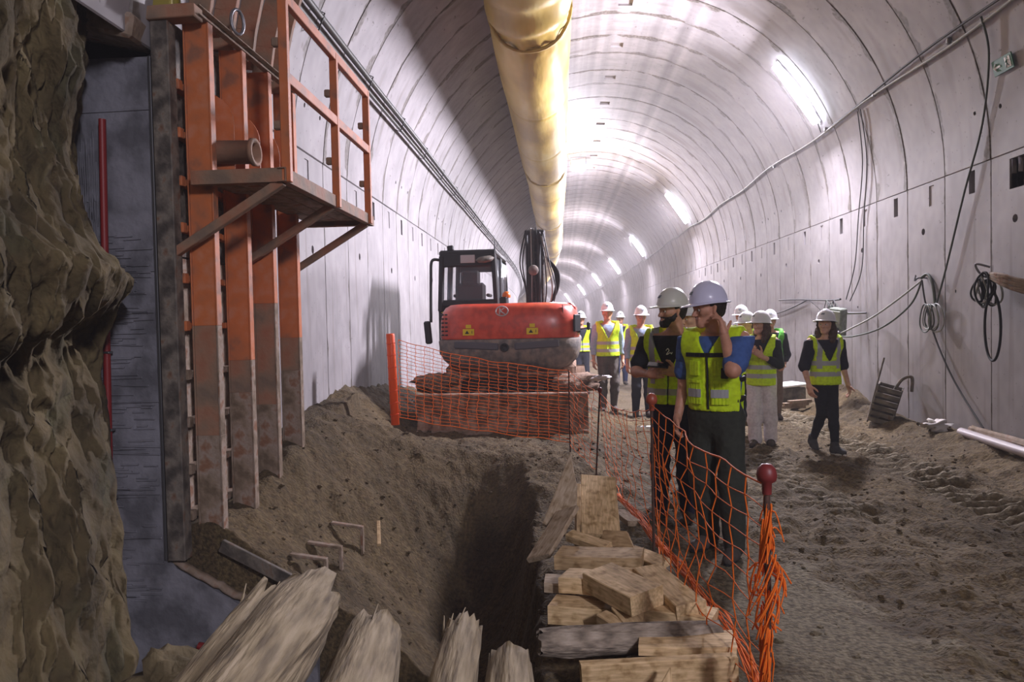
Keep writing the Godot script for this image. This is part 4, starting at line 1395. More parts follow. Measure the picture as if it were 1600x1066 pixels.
func nets(into: Array, bones: Array, cell: float, xf := Transform3D(), cut = null, sorter = null, fold := 0.0, fold_scale := 9.0):
	# "into" is a list of {pos, nor, idx}; sorter(point) says into which of them a face goes
	var lo := Vector3(99, 99, 99); var hi := -lo
	for n in bones:
		if n[6]: continue
		var r: float = maxf(n[2], n[3]) + 2.5 * cell
		for e in [n[0], n[1]]:
			lo = lo.min(e - Vector3(r, r, r)); hi = hi.max(e + Vector3(r, r, r))
	var nx := int((hi.x - lo.x) / cell) + 2; var ny := int((hi.y - lo.y) / cell) + 2; var nz2 := int((hi.z - lo.z) / cell) + 2
	var sy := nx; var sz := nx * ny
	var f := PackedFloat32Array()
	f.resize(nx * ny * nz2)
	f.fill(0.5)
	for n in bones:
		var a: Vector3 = n[0]; var b: Vector3 = n[1]
		var ra: float = n[2]; var rb: float = n[3]; var k: float = n[4]; var zs: float = n[5]; var carve: bool = n[6]
		var pad := maxf(ra, rb) + k + 3.0 * cell
		var l := ((a.min(b) - Vector3(pad, pad, pad) - lo) / cell).floor()
		var h := ((a.max(b) + Vector3(pad, pad, pad) - lo) / cell).ceil()
		var ab := b - a
		ab.z *= zs
		var inv := 1.0 / maxf(ab.length_squared(), 1e-9)
		var i0 := maxi(0, int(l.x)); var i1 := mini(nx, int(h.x) + 1)
		for kz in range(maxi(0, int(l.z)), mini(nz2, int(h.z) + 1)):
			var qz := (lo.z + kz * cell - a.z) * zs
			for jy in range(maxi(0, int(l.y)), mini(ny, int(h.y) + 1)):
				var qy := lo.y + jy * cell - a.y
				var at := kz * sz + jy * sy + i0
				for ix in range(i0, i1):
					var q := Vector3(lo.x + ix * cell - a.x, qy, qz)
					var t := clampf(q.dot(ab) * inv, 0.0, 1.0)
					var d := (q - ab * t).length() - ra - (rb - ra) * t
					var g := f[at]
					if carve:
						var w := k - absf(g + d)
						g = maxf(g, -d)
						if w > 0.0: g += w * w / k * 0.25
					else:
						var w := k - absf(g - d)
						g = minf(g, d)
						if w > 0.0: g -= w * w / k * 0.25
					f[at] = g
					at += 1
	if cut != null or fold > 0.0:
		for kz in nz2:
			for jy in ny:
				for ix in nx:
					var at := kz * sz + jy * sy + ix
					var g := f[at]
					if g > 0.06: continue
					var p := lo + Vector3(ix, jy, kz) * cell
					if fold > 0.0: g += fold * (fn.get_noise_3d(p.x * fold_scale, p.y * fold_scale * 0.6, p.z * fold_scale) + 0.5 * fn.get_noise_3d(p.x * fold_scale * 2.3, p.y * fold_scale * 2.3, p.z * fold_scale * 2.0))
					if cut != null: g = maxf(g, cut.call(p))
					f[at] = g
	# one vertex in each crossed cell
	var vid := PackedInt32Array()
	vid.resize(nx * ny * nz2)
	vid.fill(-1)
	var P := PackedVector3Array(); var N := PackedVector3Array(); var Q := PackedVector3Array()
	for kz in nz2 - 1:
		for jy in ny - 1:
			var at := kz * sz + jy * sy
			for ix in nx - 1:
				var v0 := f[at]; var v1 := f[at + 1]; var v2 := f[at + sy]; var v3 := f[at + sy + 1]
				var v4 := f[at + sz]; var v5 := f[at + sz + 1]; var v6 := f[at + sz + sy]; var v7 := f[at + sz + sy + 1]
				var mn := minf(minf(minf(v0, v1), minf(v2, v3)), minf(minf(v4, v5), minf(v6, v7)))
				if mn < 0.0:
					var mx := maxf(maxf(maxf(v0, v1), maxf(v2, v3)), maxf(maxf(v4, v5), maxf(v6, v7)))
					if mx >= 0.0:
						var s := Vector3.ZERO; var c := 0
						if (v0 < 0.0) != (v1 < 0.0): s += Vector3(v0 / (v0 - v1), 0, 0); c += 1
						if (v2 < 0.0) != (v3 < 0.0): s += Vector3(v2 / (v2 - v3), 1, 0); c += 1
						if (v4 < 0.0) != (v5 < 0.0): s += Vector3(v4 / (v4 - v5), 0, 1); c += 1
						if (v6 < 0.0) != (v7 < 0.0): s += Vector3(v6 / (v6 - v7), 1, 1); c += 1
						if (v0 < 0.0) != (v2 < 0.0): s += Vector3(0, v0 / (v0 - v2), 0); c += 1
						if (v1 < 0.0) != (v3 < 0.0): s += Vector3(1, v1 / (v1 - v3), 0); c += 1
						if (v4 < 0.0) != (v6 < 0.0): s += Vector3(0, v4 / (v4 - v6), 1); c += 1
						if (v5 < 0.0) != (v7 < 0.0): s += Vector3(1, v5 / (v5 - v7), 1); c += 1
						if (v0 < 0.0) != (v4 < 0.0): s += Vector3(0, 0, v0 / (v0 - v4)); c += 1
						if (v1 < 0.0) != (v5 < 0.0): s += Vector3(1, 0, v1 / (v1 - v5)); c += 1
						if (v2 < 0.0) != (v6 < 0.0): s += Vector3(0, 1, v2 / (v2 - v6)); c += 1
						if (v3 < 0.0) != (v7 < 0.0): s += Vector3(1, 1, v3 / (v3 - v7)); c += 1
						vid[at] = P.size()
						var p := lo + (Vector3(ix, jy, kz) + s / c) * cell
						Q.append(p)
						P.append(xf * p)
						N.append((xf.basis * Vector3(v1 + v3 + v5 + v7 - v0 - v2 - v4 - v6, v2 + v3 + v6 + v7 - v0 - v1 - v4 - v5, v4 + v5 + v6 + v7 - v0 - v1 - v2 - v3)).normalized())
				at += 1
	var maps := []
	for o in into:
		var m := PackedInt32Array()
		m.resize(P.size())
		m.fill(-1)
		maps.append(m)
	for kz in range(1, nz2 - 1):
		for jy in range(1, ny - 1):
			for ix in range(1, nx - 1):
				var at := kz * sz + jy * sy + ix
				var g := f[at] < 0.0
				for ax in 3:
					var step := 1 if ax == 0 else (sy if ax == 1 else sz)
					if g == (f[at + step] < 0.0): continue
					var u := sy if ax == 0 else (sz if ax == 1 else 1)
					var w := sz if ax == 0 else (1 if ax == 1 else sy)
					var q := [vid[at], vid[at - u], vid[at - u - w], vid[at - w]]
					if q[0] < 0 or q[1] < 0 or q[2] < 0 or q[3] < 0: continue
					if g: q.reverse()
					var which := 0
					if sorter != null: which = sorter.call((Q[q[0]] + Q[q[2]]) / 2.0)
					var o = into[which]
					var ids := []
					for v in q:
						if maps[which][v] < 0:
							maps[which][v] = o.pos.size()
							o.pos.append(P[v]); o.nor.append(N[v])
						ids.append(maps[which][v])
					o.idx.append_array([ids[0], ids[1], ids[2], ids[0], ids[2], ids[3]])

func bag() -> Dictionary:
	return {"pos": PackedVector3Array(), "nor": PackedVector3Array(), "idx": PackedInt32Array()}

func bag_mesh(o: Dictionary) -> ArrayMesh:
	var arr := []
	arr.resize(Mesh.ARRAY_MAX)
	arr[Mesh.ARRAY_VERTEX] = o.pos; arr[Mesh.ARRAY_NORMAL] = o.nor; arr[Mesh.ARRAY_INDEX] = o.idx
	var m := ArrayMesh.new()
	m.add_surface_from_arrays(Mesh.PRIMITIVE_TRIANGLES, arr)
	return m

# ---------- people: x is the person's left, y up, z the way they face ----------
func skeleton(H: float, sw: float) -> Dictionary:   # standing at ease; H without helmet
	return {
		"H": H, "sw": sw,
		"neck": Vector3(0, 0.835 * H, -0.01), "head": Vector3(0, 0.937 * H, 0.025),
		"shL": Vector3(sw, 0.81 * H, 0), "shR": Vector3(-sw, 0.81 * H, 0),
		"elL": Vector3(sw + 0.05, 0.635 * H, -0.02), "elR": Vector3(-sw - 0.05, 0.635 * H, -0.02),
		"wrL": Vector3(sw + 0.06, 0.49 * H, 0.05), "wrR": Vector3(-sw - 0.06, 0.49 * H, 0.05),
		"hipL": Vector3(0.09, 0.52 * H, 0), "hipR": Vector3(-0.09, 0.52 * H, 0),
		"knL": Vector3(0.1, 0.285 * H, 0.02), "knR": Vector3(-0.1, 0.285 * H, 0.02),
		"anL": Vector3(0.1, 0.05 * H, -0.02), "anR": Vector3(-0.1, 0.05 * H, -0.02),
		"ftL": 0.15, "ftR": -0.15, "head_turn": Vector3.ZERO, "curl": 0.5, "wide": 1.0, "leg": 1.0, "flare": 0.0,
	}

func torso(s: Dictionary, grow: float) -> Array:
	var H: float = s.H; var w: float = s.wide; var sw: float = s.sw
	return [
		bone(Vector3(0, 0.545 * H, 0), Vector3(0, 0.64 * H, 0.005), 0.152 * w + grow, 0.146 * w + grow, 0.05, 1.32),
		bone(Vector3(0, 0.64 * H, 0.005), Vector3(0, 0.755 * H, 0.01), 0.146 * w + grow, 0.162 * w + grow, 0.05, 1.36),
		bone(s.shL * Vector3(0.75, 1, 1) + Vector3(0, -0.06, 0), s.shR * Vector3(0.75, 1, 1) + Vector3(0, -0.06, 0), 0.088 + grow, 0.088 + grow, 0.06),
		bone(s.neck + Vector3(0, -0.02, -0.01), s.shL + Vector3(-0.02, -0.012, -0.005), 0.05 + grow, 0.052 + grow, 0.05),
		bone(s.neck + Vector3(0, -0.02, -0.01), s.shR + Vector3(0.02, -0.012, -0.005), 0.05 + grow, 0.052 + grow, 0.05),
	]

func arm_bones(s: Dictionary, side: String, r: float, upto: float, loose: float) -> Array:   # upto: 0..1 upper arm, 1..2 forearm
	var sh: Vector3 = s["sh" + side]; var el: Vector3 = s["el" + side]; var wr: Vector3 = s["wr" + side]
	var out := []
	var u := minf(upto, 1.0)
	out.append(bone(sh, sh.lerp(el, u), 0.056 * r + loose, lerpf(0.056, 0.042, u) * r + loose * 1.15, 0.04))
	if upto > 1.0:
		var t := upto - 1.0
		out.append(bone(el, el.lerp(wr, t), 0.042 * r + loose, lerpf(0.042, 0.028, t) * r + loose, 0.03))
	return out

func leg_bones(s: Dictionary, side: String, loose: float) -> Array:
	var k: float = s.leg
	var hip: Vector3 = s["hip" + side]; var kn: Vector3 = s["kn" + side]; var an: Vector3 = s["an" + side]
	return [bone(hip, kn, 0.084 * k + loose * 0.6, 0.06 * k + loose, 0.05), bone(kn, kn.lerp(an, 0.35), 0.058 * k + loose, 0.058 * k + loose * (1.0 + s.flare), 0.03), bone(kn.lerp(an, 0.35), an, 0.058 * k + loose, 0.042 * k + loose * (1.0 + s.flare * 2.0), 0.03)]

func hand_bones(wr: Vector3, fwd: Vector3, thumb: Vector3, curl: float, grip := 0.0) -> Array:   # fwd: to the knuckles; thumb: side of the thumb; fingers curl towards fwd x thumb
	var f := fwd.normalized()
	var u := (thumb - f * thumb.dot(f)).normalized()
	var n := f.cross(u)
	var out := []
	out.append(bone(wr - f * 0.02, wr + f * 0.02, 0.027, 0.028, 0.02))
	for i in 4:
		out.append(bone(wr + f * 0.02 + u * (0.018 - 0.012 * i), wr + f * 0.09 + u * (0.031 - 0.021 * i), 0.017, 0.0135, 0.018))
	var lens := [0.078, 0.088, 0.082, 0.064]
	for i in 4:
		var p := wr + f * (0.093 - 0.004 * absf(i - 1.2)) + u * (0.032 - 0.0215 * i)
		var dir := (f + u * (0.05 - 0.035 * i)).normalized()
		var a := curl * (0.7 + 0.12 * i) + grip * 0.3
		for j in 3:
			dir = dir.rotated(u, a)
			var q: Vector3 = p + dir * lens[i] * [0.46, 0.31, 0.23][j]
			out.append(bone(p, q, [0.0102, 0.0094, 0.0086][j], [0.0094, 0.0086, 0.0078][j], 0.006))
			p = q
	var p := wr + f * 0.028 + u * 0.026
	var td := (f * 0.62 + u * 0.72 + n * -0.25).normalized()
	for j in 3:
		var q: Vector3 = p + td * [0.042, 0.034, 0.028][j]
		out.append(bone(p, q, [0.0155, 0.0118, 0.0102][j], [0.0118, 0.0102, 0.0088][j], 0.01))
		p = q
		td = (td + f * 0.35 - u * 0.25 * (j + 1) * 0.6 + (f.cross(u)) * -0.2).normalized()
	return out

func head_bones(k: float) -> Array:   # about the middle of the head
	var b := [
		bone(Vector3(0, 0.033, -0.032), Vector3(0, 0.03, 0.016), 0.082, 0.077, 0.03),
		bone(Vector3(0, -0.015, 0.028), Vector3(0, -0.072, 0.045), 0.062, 0.04, 0.03),
		bone(Vector3(0.047, -0.05, 0.0), Vector3(0.014, -0.098, 0.062), 0.024, 0.018, 0.025),
		bone(Vector3(-0.047, -0.05, 0.0), Vector3(-0.014, -0.098, 0.062), 0.024, 0.018, 0.025),
		bone(Vector3(0.04, -0.016, 0.062), Vector3(0.05, -0.014, 0.04), 0.02, 0.02, 0.02),
		bone(Vector3(-0.04, -0.016, 0.062), Vector3(-0.05, -0.014, 0.04), 0.02, 0.02, 0.02),
		bone(Vector3(0.03, 0.004, 0.094), Vector3(0.033, 0.0, 0.09), 0.0145, 0.0145, 0.012, 1.0, true),
		bone(Vector3(-0.03, 0.004, 0.094), Vector3(-0.033, 0.0, 0.09), 0.0145, 0.0145, 0.012, 1.0, true),
		bone(Vector3(0.008, 0.021, 0.089), Vector3(0.045, 0.022, 0.072), 0.0105, 0.01, 0.012),
		bone(Vector3(-0.008, 0.021, 0.089), Vector3(-0.045, 0.022, 0.072), 0.0105, 0.01, 0.012),
		bone(Vector3(0, 0.008, 0.088), Vector3(0, -0.03, 0.11), 0.009, 0.0125, 0.01),
		bone(Vector3(0.011, -0.033, 0.098), Vector3(-0.011, -0.033, 0.098), 0.009, 0.009, 0.008),
		bone(Vector3(-0.018, -0.058, 0.083), Vector3(0.018, -0.058, 0.083), 0.0095, 0.0095, 0.008),
		bone(Vector3(-0.014, -0.071, 0.081), Vector3(0.014, -0.071, 0.081), 0.01, 0.01, 0.006),
		bone(Vector3(-0.008, -0.095, 0.075), Vector3(0.008, -0.095, 0.075), 0.019, 0.019, 0.02),
		bone(Vector3(0.079, 0.008, -0.012), Vector3(0.076, -0.03, -0.004), 0.0135, 0.009, 0.008),
		bone(Vector3(-0.079, 0.008, -0.012), Vector3(-0.076, -0.03, -0.004), 0.0135, 0.009, 0.008),
		bone(Vector3(0, -0.05, -0.022), Vector3(0, -0.15, -0.035), 0.056, 0.058, 0.03),
	]
	for n in b:
		n[0] *= k; n[1] *= k; n[2] *= k; n[3] *= k
	return b

func helmet_meshes() -> Array:   # shell with peak, ridge and rim; origin at the rim's centre, peak towards +z
	var st := mb()
	var seg := 40
	var rings := []
	var rad := func(ph: float, r: float) -> Vector2:
		return Vector2(sin(ph) * r * 0.106, cos(ph) * r * 0.132)
	var rows := [[0.0, 0.142], [0.2, 0.14], [0.4, 0.133], [0.6, 0.118], [0.78, 0.095], [0.9, 0.066], [0.97, 0.035], [1.0, 0.004], [1.03, 0.0]]
	for i in rows.size():
		var ring := []
		for k in seg:
			var ph := TAU * k / seg
			var q: Vector2 = rad.call(ph, rows[i][0])
			var y: float = rows[i][1]
			if absf(q.x) < 0.026 and rows[i][0] < 0.92 and cos(ph) * 1.0 > -2.0: y += 0.006 * smoothstep(0.026, 0.018, absf(q.x))
			ring.append(Vector3(q.x, y, q.y))
		rings.append(ring)
	# brim: narrow all round, long and drooping in front
	for o in [[0.6, 0.0], [1.0, -0.003], [1.0, -0.009], [0.0, -0.006]]:
		var ring := []
		for k in seg:
			var ph := TAU * k / seg
			var q: Vector2 = rad.call(ph, 1.03)
			var front := pow(maxf(0.0, cos(ph)), 1.6)
			var ext: float = (0.013 + 0.05 * front) * o[0]
			var dir := Vector2(sin(ph), cos(ph))
			q += dir * ext
			ring.append(Vector3(q.x, o[1] - 0.014 * front * o[0], q.y))
		rings.append(ring)
	var inner := []
	for k in seg:
		var q: Vector2 = rad.call(TAU * k / seg, 0.93)
		inner.append(Vector3(q.x, 0.02, q.y))
	rings.append(inner)
	st.set_smooth_group(5)
	for i in rings.size() - 1:
		for k in seg:
			var l := (k + 1) % seg
			var a: Vector3 = rings[i][k]; var b: Vector3 = rings[i][l]; var c: Vector3 = rings[i + 1][l]; var d: Vector3 = rings[i + 1][k]
			st.add_vertex(a); st.add_vertex(c); st.add_vertex(b)
			st.add_vertex(a); st.add_vertex(d); st.add_vertex(c)
	for k in seg:
		st.add_vertex(inner[k]); st.add_vertex(Vector3(0, 0.06, 0)); st.add_vertex(inner[(k + 1) % seg])
	var s2 := mb()
	var band := []
	for k in 33:
		var q: Vector2 = rad.call(TAU * k / 32.0, 0.9)
		band.append(Vector3(q.x, -0.004, q.y))
	tube(s2, band, 0.009, 6, false)
	return [done(st), done(s2)]

func make_person(s: Dictionary, look: Dictionary, label: String, group: String, xf: Transform3D) -> Node3D:
	var o := thing("person", label, "person", xf, group)
	var fine: bool = look.get("fine", false)
	var cell := 0.0135 if fine else 0.02
	var hc := 0.0055 if fine else 0.009
	var H: float = s.H
	var k := H / 1.78 * (1.0 if H > 1.7 else 1.03)
	var hb := Basis.from_euler(s.head_turn)
	var hx := Transform3D(hb, s.head)
	# body: one continuous figure; head and hands on finer grids
	var body := bag()
	var bones := torso(s, -0.012)
	for side in ["L", "R"]:
		bones += arm_bones(s, side, 1.0 * s.get("armr", 1.0), 2.0, 0.0)
		bones += leg_bones(s, side, -0.008)
	bones.append(bone(s.neck + Vector3(0, -0.05, 0), hx * Vector3(0, -0.09 * k, -0.025), 0.06, 0.052, 0.03))
	nets([body], bones, cell * 1.15)
	nets([body], head_bones(k), hc, hx)
	for side in ["L", "R"]:
		var wr: Vector3 = s["wr" + side]
		var fwd: Vector3 = s.get("hand" + side, wr - s["el" + side])
		var th: Vector3 = s.get("thumb" + side, Vector3(-0.25 if side == "L" else 0.25, 0, 1))
		var hbn := hand_bones(wr, fwd, th, s.get("curl" + side, s.curl) * (1.0 if side == "R" else -1.0))
		nets([body], hbn, 0.0062 if fine else 0.009)
	put("body", bag_mesh(body), look.skin, o)
	# eyes
	for sg in [-1, 1]:
		var st := mb()
		sphere(st, hx * (Vector3(0.031 * sg, 0.002, 0.0755) * k), 0.0125 * k, 10)
		var ey := obj("eye", st, M.eye_white, o)
		st = mb()
		sphere(st, hx * (Vector3(0.031 * sg - 0.001, 0.002, 0.0815) * k), 0.0078 * k, 8)
		obj("iris", st, M.eye_dark, ey)
	# trousers
	var b := bag()
	var tb := [bone(Vector3(0, 0.53 * H, 0), Vector3(0, 0.575 * H, 0), 0.158 * s.wide, 0.15 * s.wide, 0.05, 1.3)]
	for side in ["L", "R"]: tb += leg_bones(s, side, look.get("baggy", 0.016))
	var belt: float = 0.585 * H
	var a0: float = minf(s.anL.y, s.anR.y) - 0.0
	nets([b], tb, cell, Transform3D(), func(p: Vector3) -> float: return p.y - belt, null, 0.006 if fine else 0.005, 11.0)
	put("trousers", bag_mesh(b), look.trousers, o)
	# shirt
	b = bag()
	var sb := torso(s, 0.004)
	for side in ["L", "R"]:
		sb += arm_bones(s, side, 1.0, look.sleeve, look.get("sleeve_loose", 0.014))
	var ny: float = s.neck.y
	nets([b], sb, cell, Transform3D(), func(p: Vector3) -> float: return maxf(0.545 * H - p.y, p.y - ny + 0.012), null, 0.006 if fine else 0.004, 13.0)
	put("shirt", bag_mesh(b), look.shirt, o)
	# vest
	var vest := bag(); var tape := bag()
	var vb := torso(s, 0.026)
	for side in ["L", "R"]: vb.append(bone(s["sh" + side], s["sh" + side] * Vector3(0.5, 1, 1), 0.083, 0.08, 0.04))
	var hem: float = look.get("hem", 0.53) * H
	if hem < 0.545 * H: vb.append(bone(Vector3(0, hem - 0.02, 0), Vector3(0, 0.56 * H, 0), 0.178 * s.wide + 0.026, 0.165 * s.wide + 0.02, 0.05, 1.25))
	var sw: float = s.sw
	var vee: float = look.get("vee", 0.66) * H
	var spread: float = look.get("spread", 0.42)
	var gap: bool = look.get("gap", false)
	var cut := func(p: Vector3) -> float:
		var c := maxf(hem - p.y, absf(p.x) - sw - 0.012)
		if p.y > 0.68 * H: c = maxf(c, absf(p.x) - sw + 0.01 - 0.04 * smoothstep(0.74 * H, 0.79 * H, p.y))
		if p.z > 0.0: c = maxf(c, (vee - p.y) * -spread + 0.006 - absf(p.x) if p.y > vee else 0.004 - absf(p.x))
		c = maxf(c, 0.075 - Vector2(p.x, p.z + 0.005).length() if p.y > ny - 0.06 else -1.0)
		if gap and p.y < 0.76 * H: c = maxf(c, minf(0.045 - absf(p.z + 0.01), absf(p.x) - 0.1))
		return c
	var bands: Array = look.get("bands", [0.62, 0.56])
	var straps: bool = look.get("straps", false)
	var sorter := func(p: Vector3) -> int:
		for y in bands:
			if absf(p.y - y * H) < 0.026: return 1
		if straps and absf(absf(p.x) - sw * 0.66) < 0.026 and p.y > 0.62 * H: return 1
		return 0
	nets([vest, tape], vb, cell * 0.9, Transform3D(), cut, sorter, 0.006 if fine else 0.004, 9.0)
	var v := put("safety_vest", bag_mesh(vest), look.get("vest", M.vest), o)
	if tape.idx.size(): put("reflective_tape", bag_mesh(tape), M.tape, v)
	# shoes
	for side in ["L", "R"]:
		b = bag()
		var an: Vector3 = s["an" + side]
		var turn: float = s["ft" + side]
		var pitch: float = s.get("pitch" + side, 0.0)
		var fx := Basis(Vector3.UP, turn) * Basis(Vector3.RIGHT, pitch)
		var dn: float = 0.05 * H
		var sole := Vector3(0, -dn, 0)
		var shoe := [
			bone(Vector3(0, 0.035, -0.005), Vector3(0, -0.02, 0.0), 0.05, 0.05, 0.03),
			bone(sole + Vector3(0, 0.042, -0.035), sole + Vector3(0, 0.044, 0.06), 0.042, 0.044, 0.03),
			bone(sole + Vector3(0, 0.045, 0.06), sole + Vector3(0, 0.036, 0.15), 0.044, 0.036, 0.03),
		]
		nets([b], shoe, 0.011, Transform3D(fx, an), func(p: Vector3) -> float: return -dn - p.y + 0.002)
		var sh := put("shoe", bag_mesh(b), look.shoes, o)
		var st := mb()
		var poly := PackedVector2Array()
		for i in 20:
			var a := TAU * i / 20.0
			var w := 0.043 if sin(a) > 0 else 0.04
			poly.append(Vector2(cos(a) * w, 0.052 + sin(a) * (0.135 if sin(a) > 0 else 0.132)))
		prism(st, poly, 0.022, Transform3D(fx * Basis(Vector3(1, 0, 0), Vector3(0, 0, 1), Vector3(0, -1, 0)), an + fx * (sole + Vector3(0, 0.022, 0))))
		obj("sole", st, look.get("soles", M.black_rubber), sh)
	# hair
	b = bag()
	var hr := [bone(Vector3(0, 0.035, -0.036), Vector3(0, 0.034, 0.006), 0.09, 0.082, 0.02), bone(Vector3(0, -0.02, -0.05), Vector3(0, 0.02, -0.04), 0.062, 0.08, 0.03)]
	var long: float = look.get("long_hair", 0.0)
	if long > 0.0:
		for sg in [-1, 1]:
			hr.append(bone(Vector3(0.07 * sg, 0.03, -0.01), Vector3(0.083 * sg, -0.1, -0.005), 0.035, 0.042, 0.03))
			hr.append(bone(Vector3(0.083 * sg, -0.1, -0.005), Vector3(0.095 * sg, -0.1 - long, 0.04), 0.045, 0.032, 0.03))
			hr.append(bone(Vector3(0.05 * sg, -0.06, -0.06), Vector3(0.07 * sg, -0.12 - long, -0.06), 0.055, 0.045, 0.03))
	for n in hr:
		n[0] *= k; n[1] *= k; n[2] *= k; n[3] *= k
	var hcut := func(p: Vector3) -> float:
		var q: Vector3 = p / k
		var c := q.y - 0.068
		if q.y > -0.06 or long == 0.0: c = maxf(c, q.z - (0.02 if q.y < 0.03 else 0.06) + (0.03 if long == 0.0 and q.y < 0.012 else 0.0))
		if long == 0.0: c = maxf(c, -0.07 - q.y)
		return c
	nets([b], hr, hc * 1.2, hx, hcut, null, 0.012 if long > 0.0 else 0.004, 26.0)
	if b.idx.size(): put("hair", bag_mesh(b), look.hair, o)
	if look.get("beard", false):
		b = bag()
		var bd := [bone(Vector3(0.052, -0.015, 0.0), Vector3(0.048, -0.055, 0.022), 0.014, 0.022, 0.02), bone(Vector3(-0.052, -0.015, 0.0), Vector3(-0.048, -0.055, 0.022), 0.014, 0.022, 0.02), bone(Vector3(0.034, -0.055, 0.056), Vector3(0.02, -0.08, 0.074), 0.02, 0.018, 0.02), bone(Vector3(-0.034, -0.055, 0.056), Vector3(-0.02, -0.08, 0.074), 0.02, 0.018, 0.02), bone(Vector3(0.05, -0.03, 0.005), Vector3(0.016, -0.1, 0.064), 0.026, 0.024, 0.02), bone(Vector3(-0.05, -0.03, 0.005), Vector3(-0.016, -0.1, 0.064), 0.026, 0.024, 0.02), bone(Vector3(-0.012, -0.098, 0.076), Vector3(0.012, -0.098, 0.076), 0.023, 0.023, 0.02), bone(Vector3(-0.022, -0.047, 0.084), Vector3(0.022, -0.047, 0.084), 0.008, 0.008, 0.01)]
		nets([b], bd, hc, hx, null, null, 0.003, 60.0)
		put("beard", bag_mesh(b), look.hair, o)
	# helmet
	var hel := Transform3D(hb * Basis(Vector3.RIGHT, look.get("helmet_tilt", -0.09)), hx * (Vector3(0, 0.04, -0.01) * k)).scaled_local(Vector3.ONE * maxf(1.0, k))
	var hm := put("helmet", M.helmet_mesh[0], look.get("helmet", M.helmet), o, hel)
	put("headband", M.helmet_mesh[1], M.black, hm)
	var st := mb()
	box(st, Vector3(0.036, 0.026, 0.004), Transform3D(Basis(Vector3.RIGHT, -0.62), Vector3(0, 0.072, 0.118)), 0.001)
	obj("badge", st, M.badge, hm)
	return o

func sphere(st: SurfaceTool, c: Vector3, r: float, n := 10):
	st.set_smooth_group(1)
	for j in n:
		for i in n * 2:
			var p := []
			for e in [[i, j], [i + 1, j], [i + 1, j + 1], [i, j + 1]]:
				var th: float = PI * e[1] / n; var ph: float = TAU * e[0] / (n * 2)
				p.append(c + Vector3(sin(th) * cos(ph), cos(th), sin(th) * sin(ph)) * r)
			if j > 0: tri(st, p[0], p[1], p[2], c)
			if j < n - 1: tri(st, p[0], p[2], p[3], c)

func cloth(c: Color, rough := 0.9) -> StandardMaterial3D:
	var m := textured(c, rough, M.weave, Vector3(3, 3, 3), M.soft_bump, 0.25)
	return m

func stand(x: float, d: float, yaw: float) -> Transform3D:
	return Transform3D(Basis(Vector3.UP, deg_to_rad(yaw)), V(x, ground_shape(x, d) - 0.004, d))

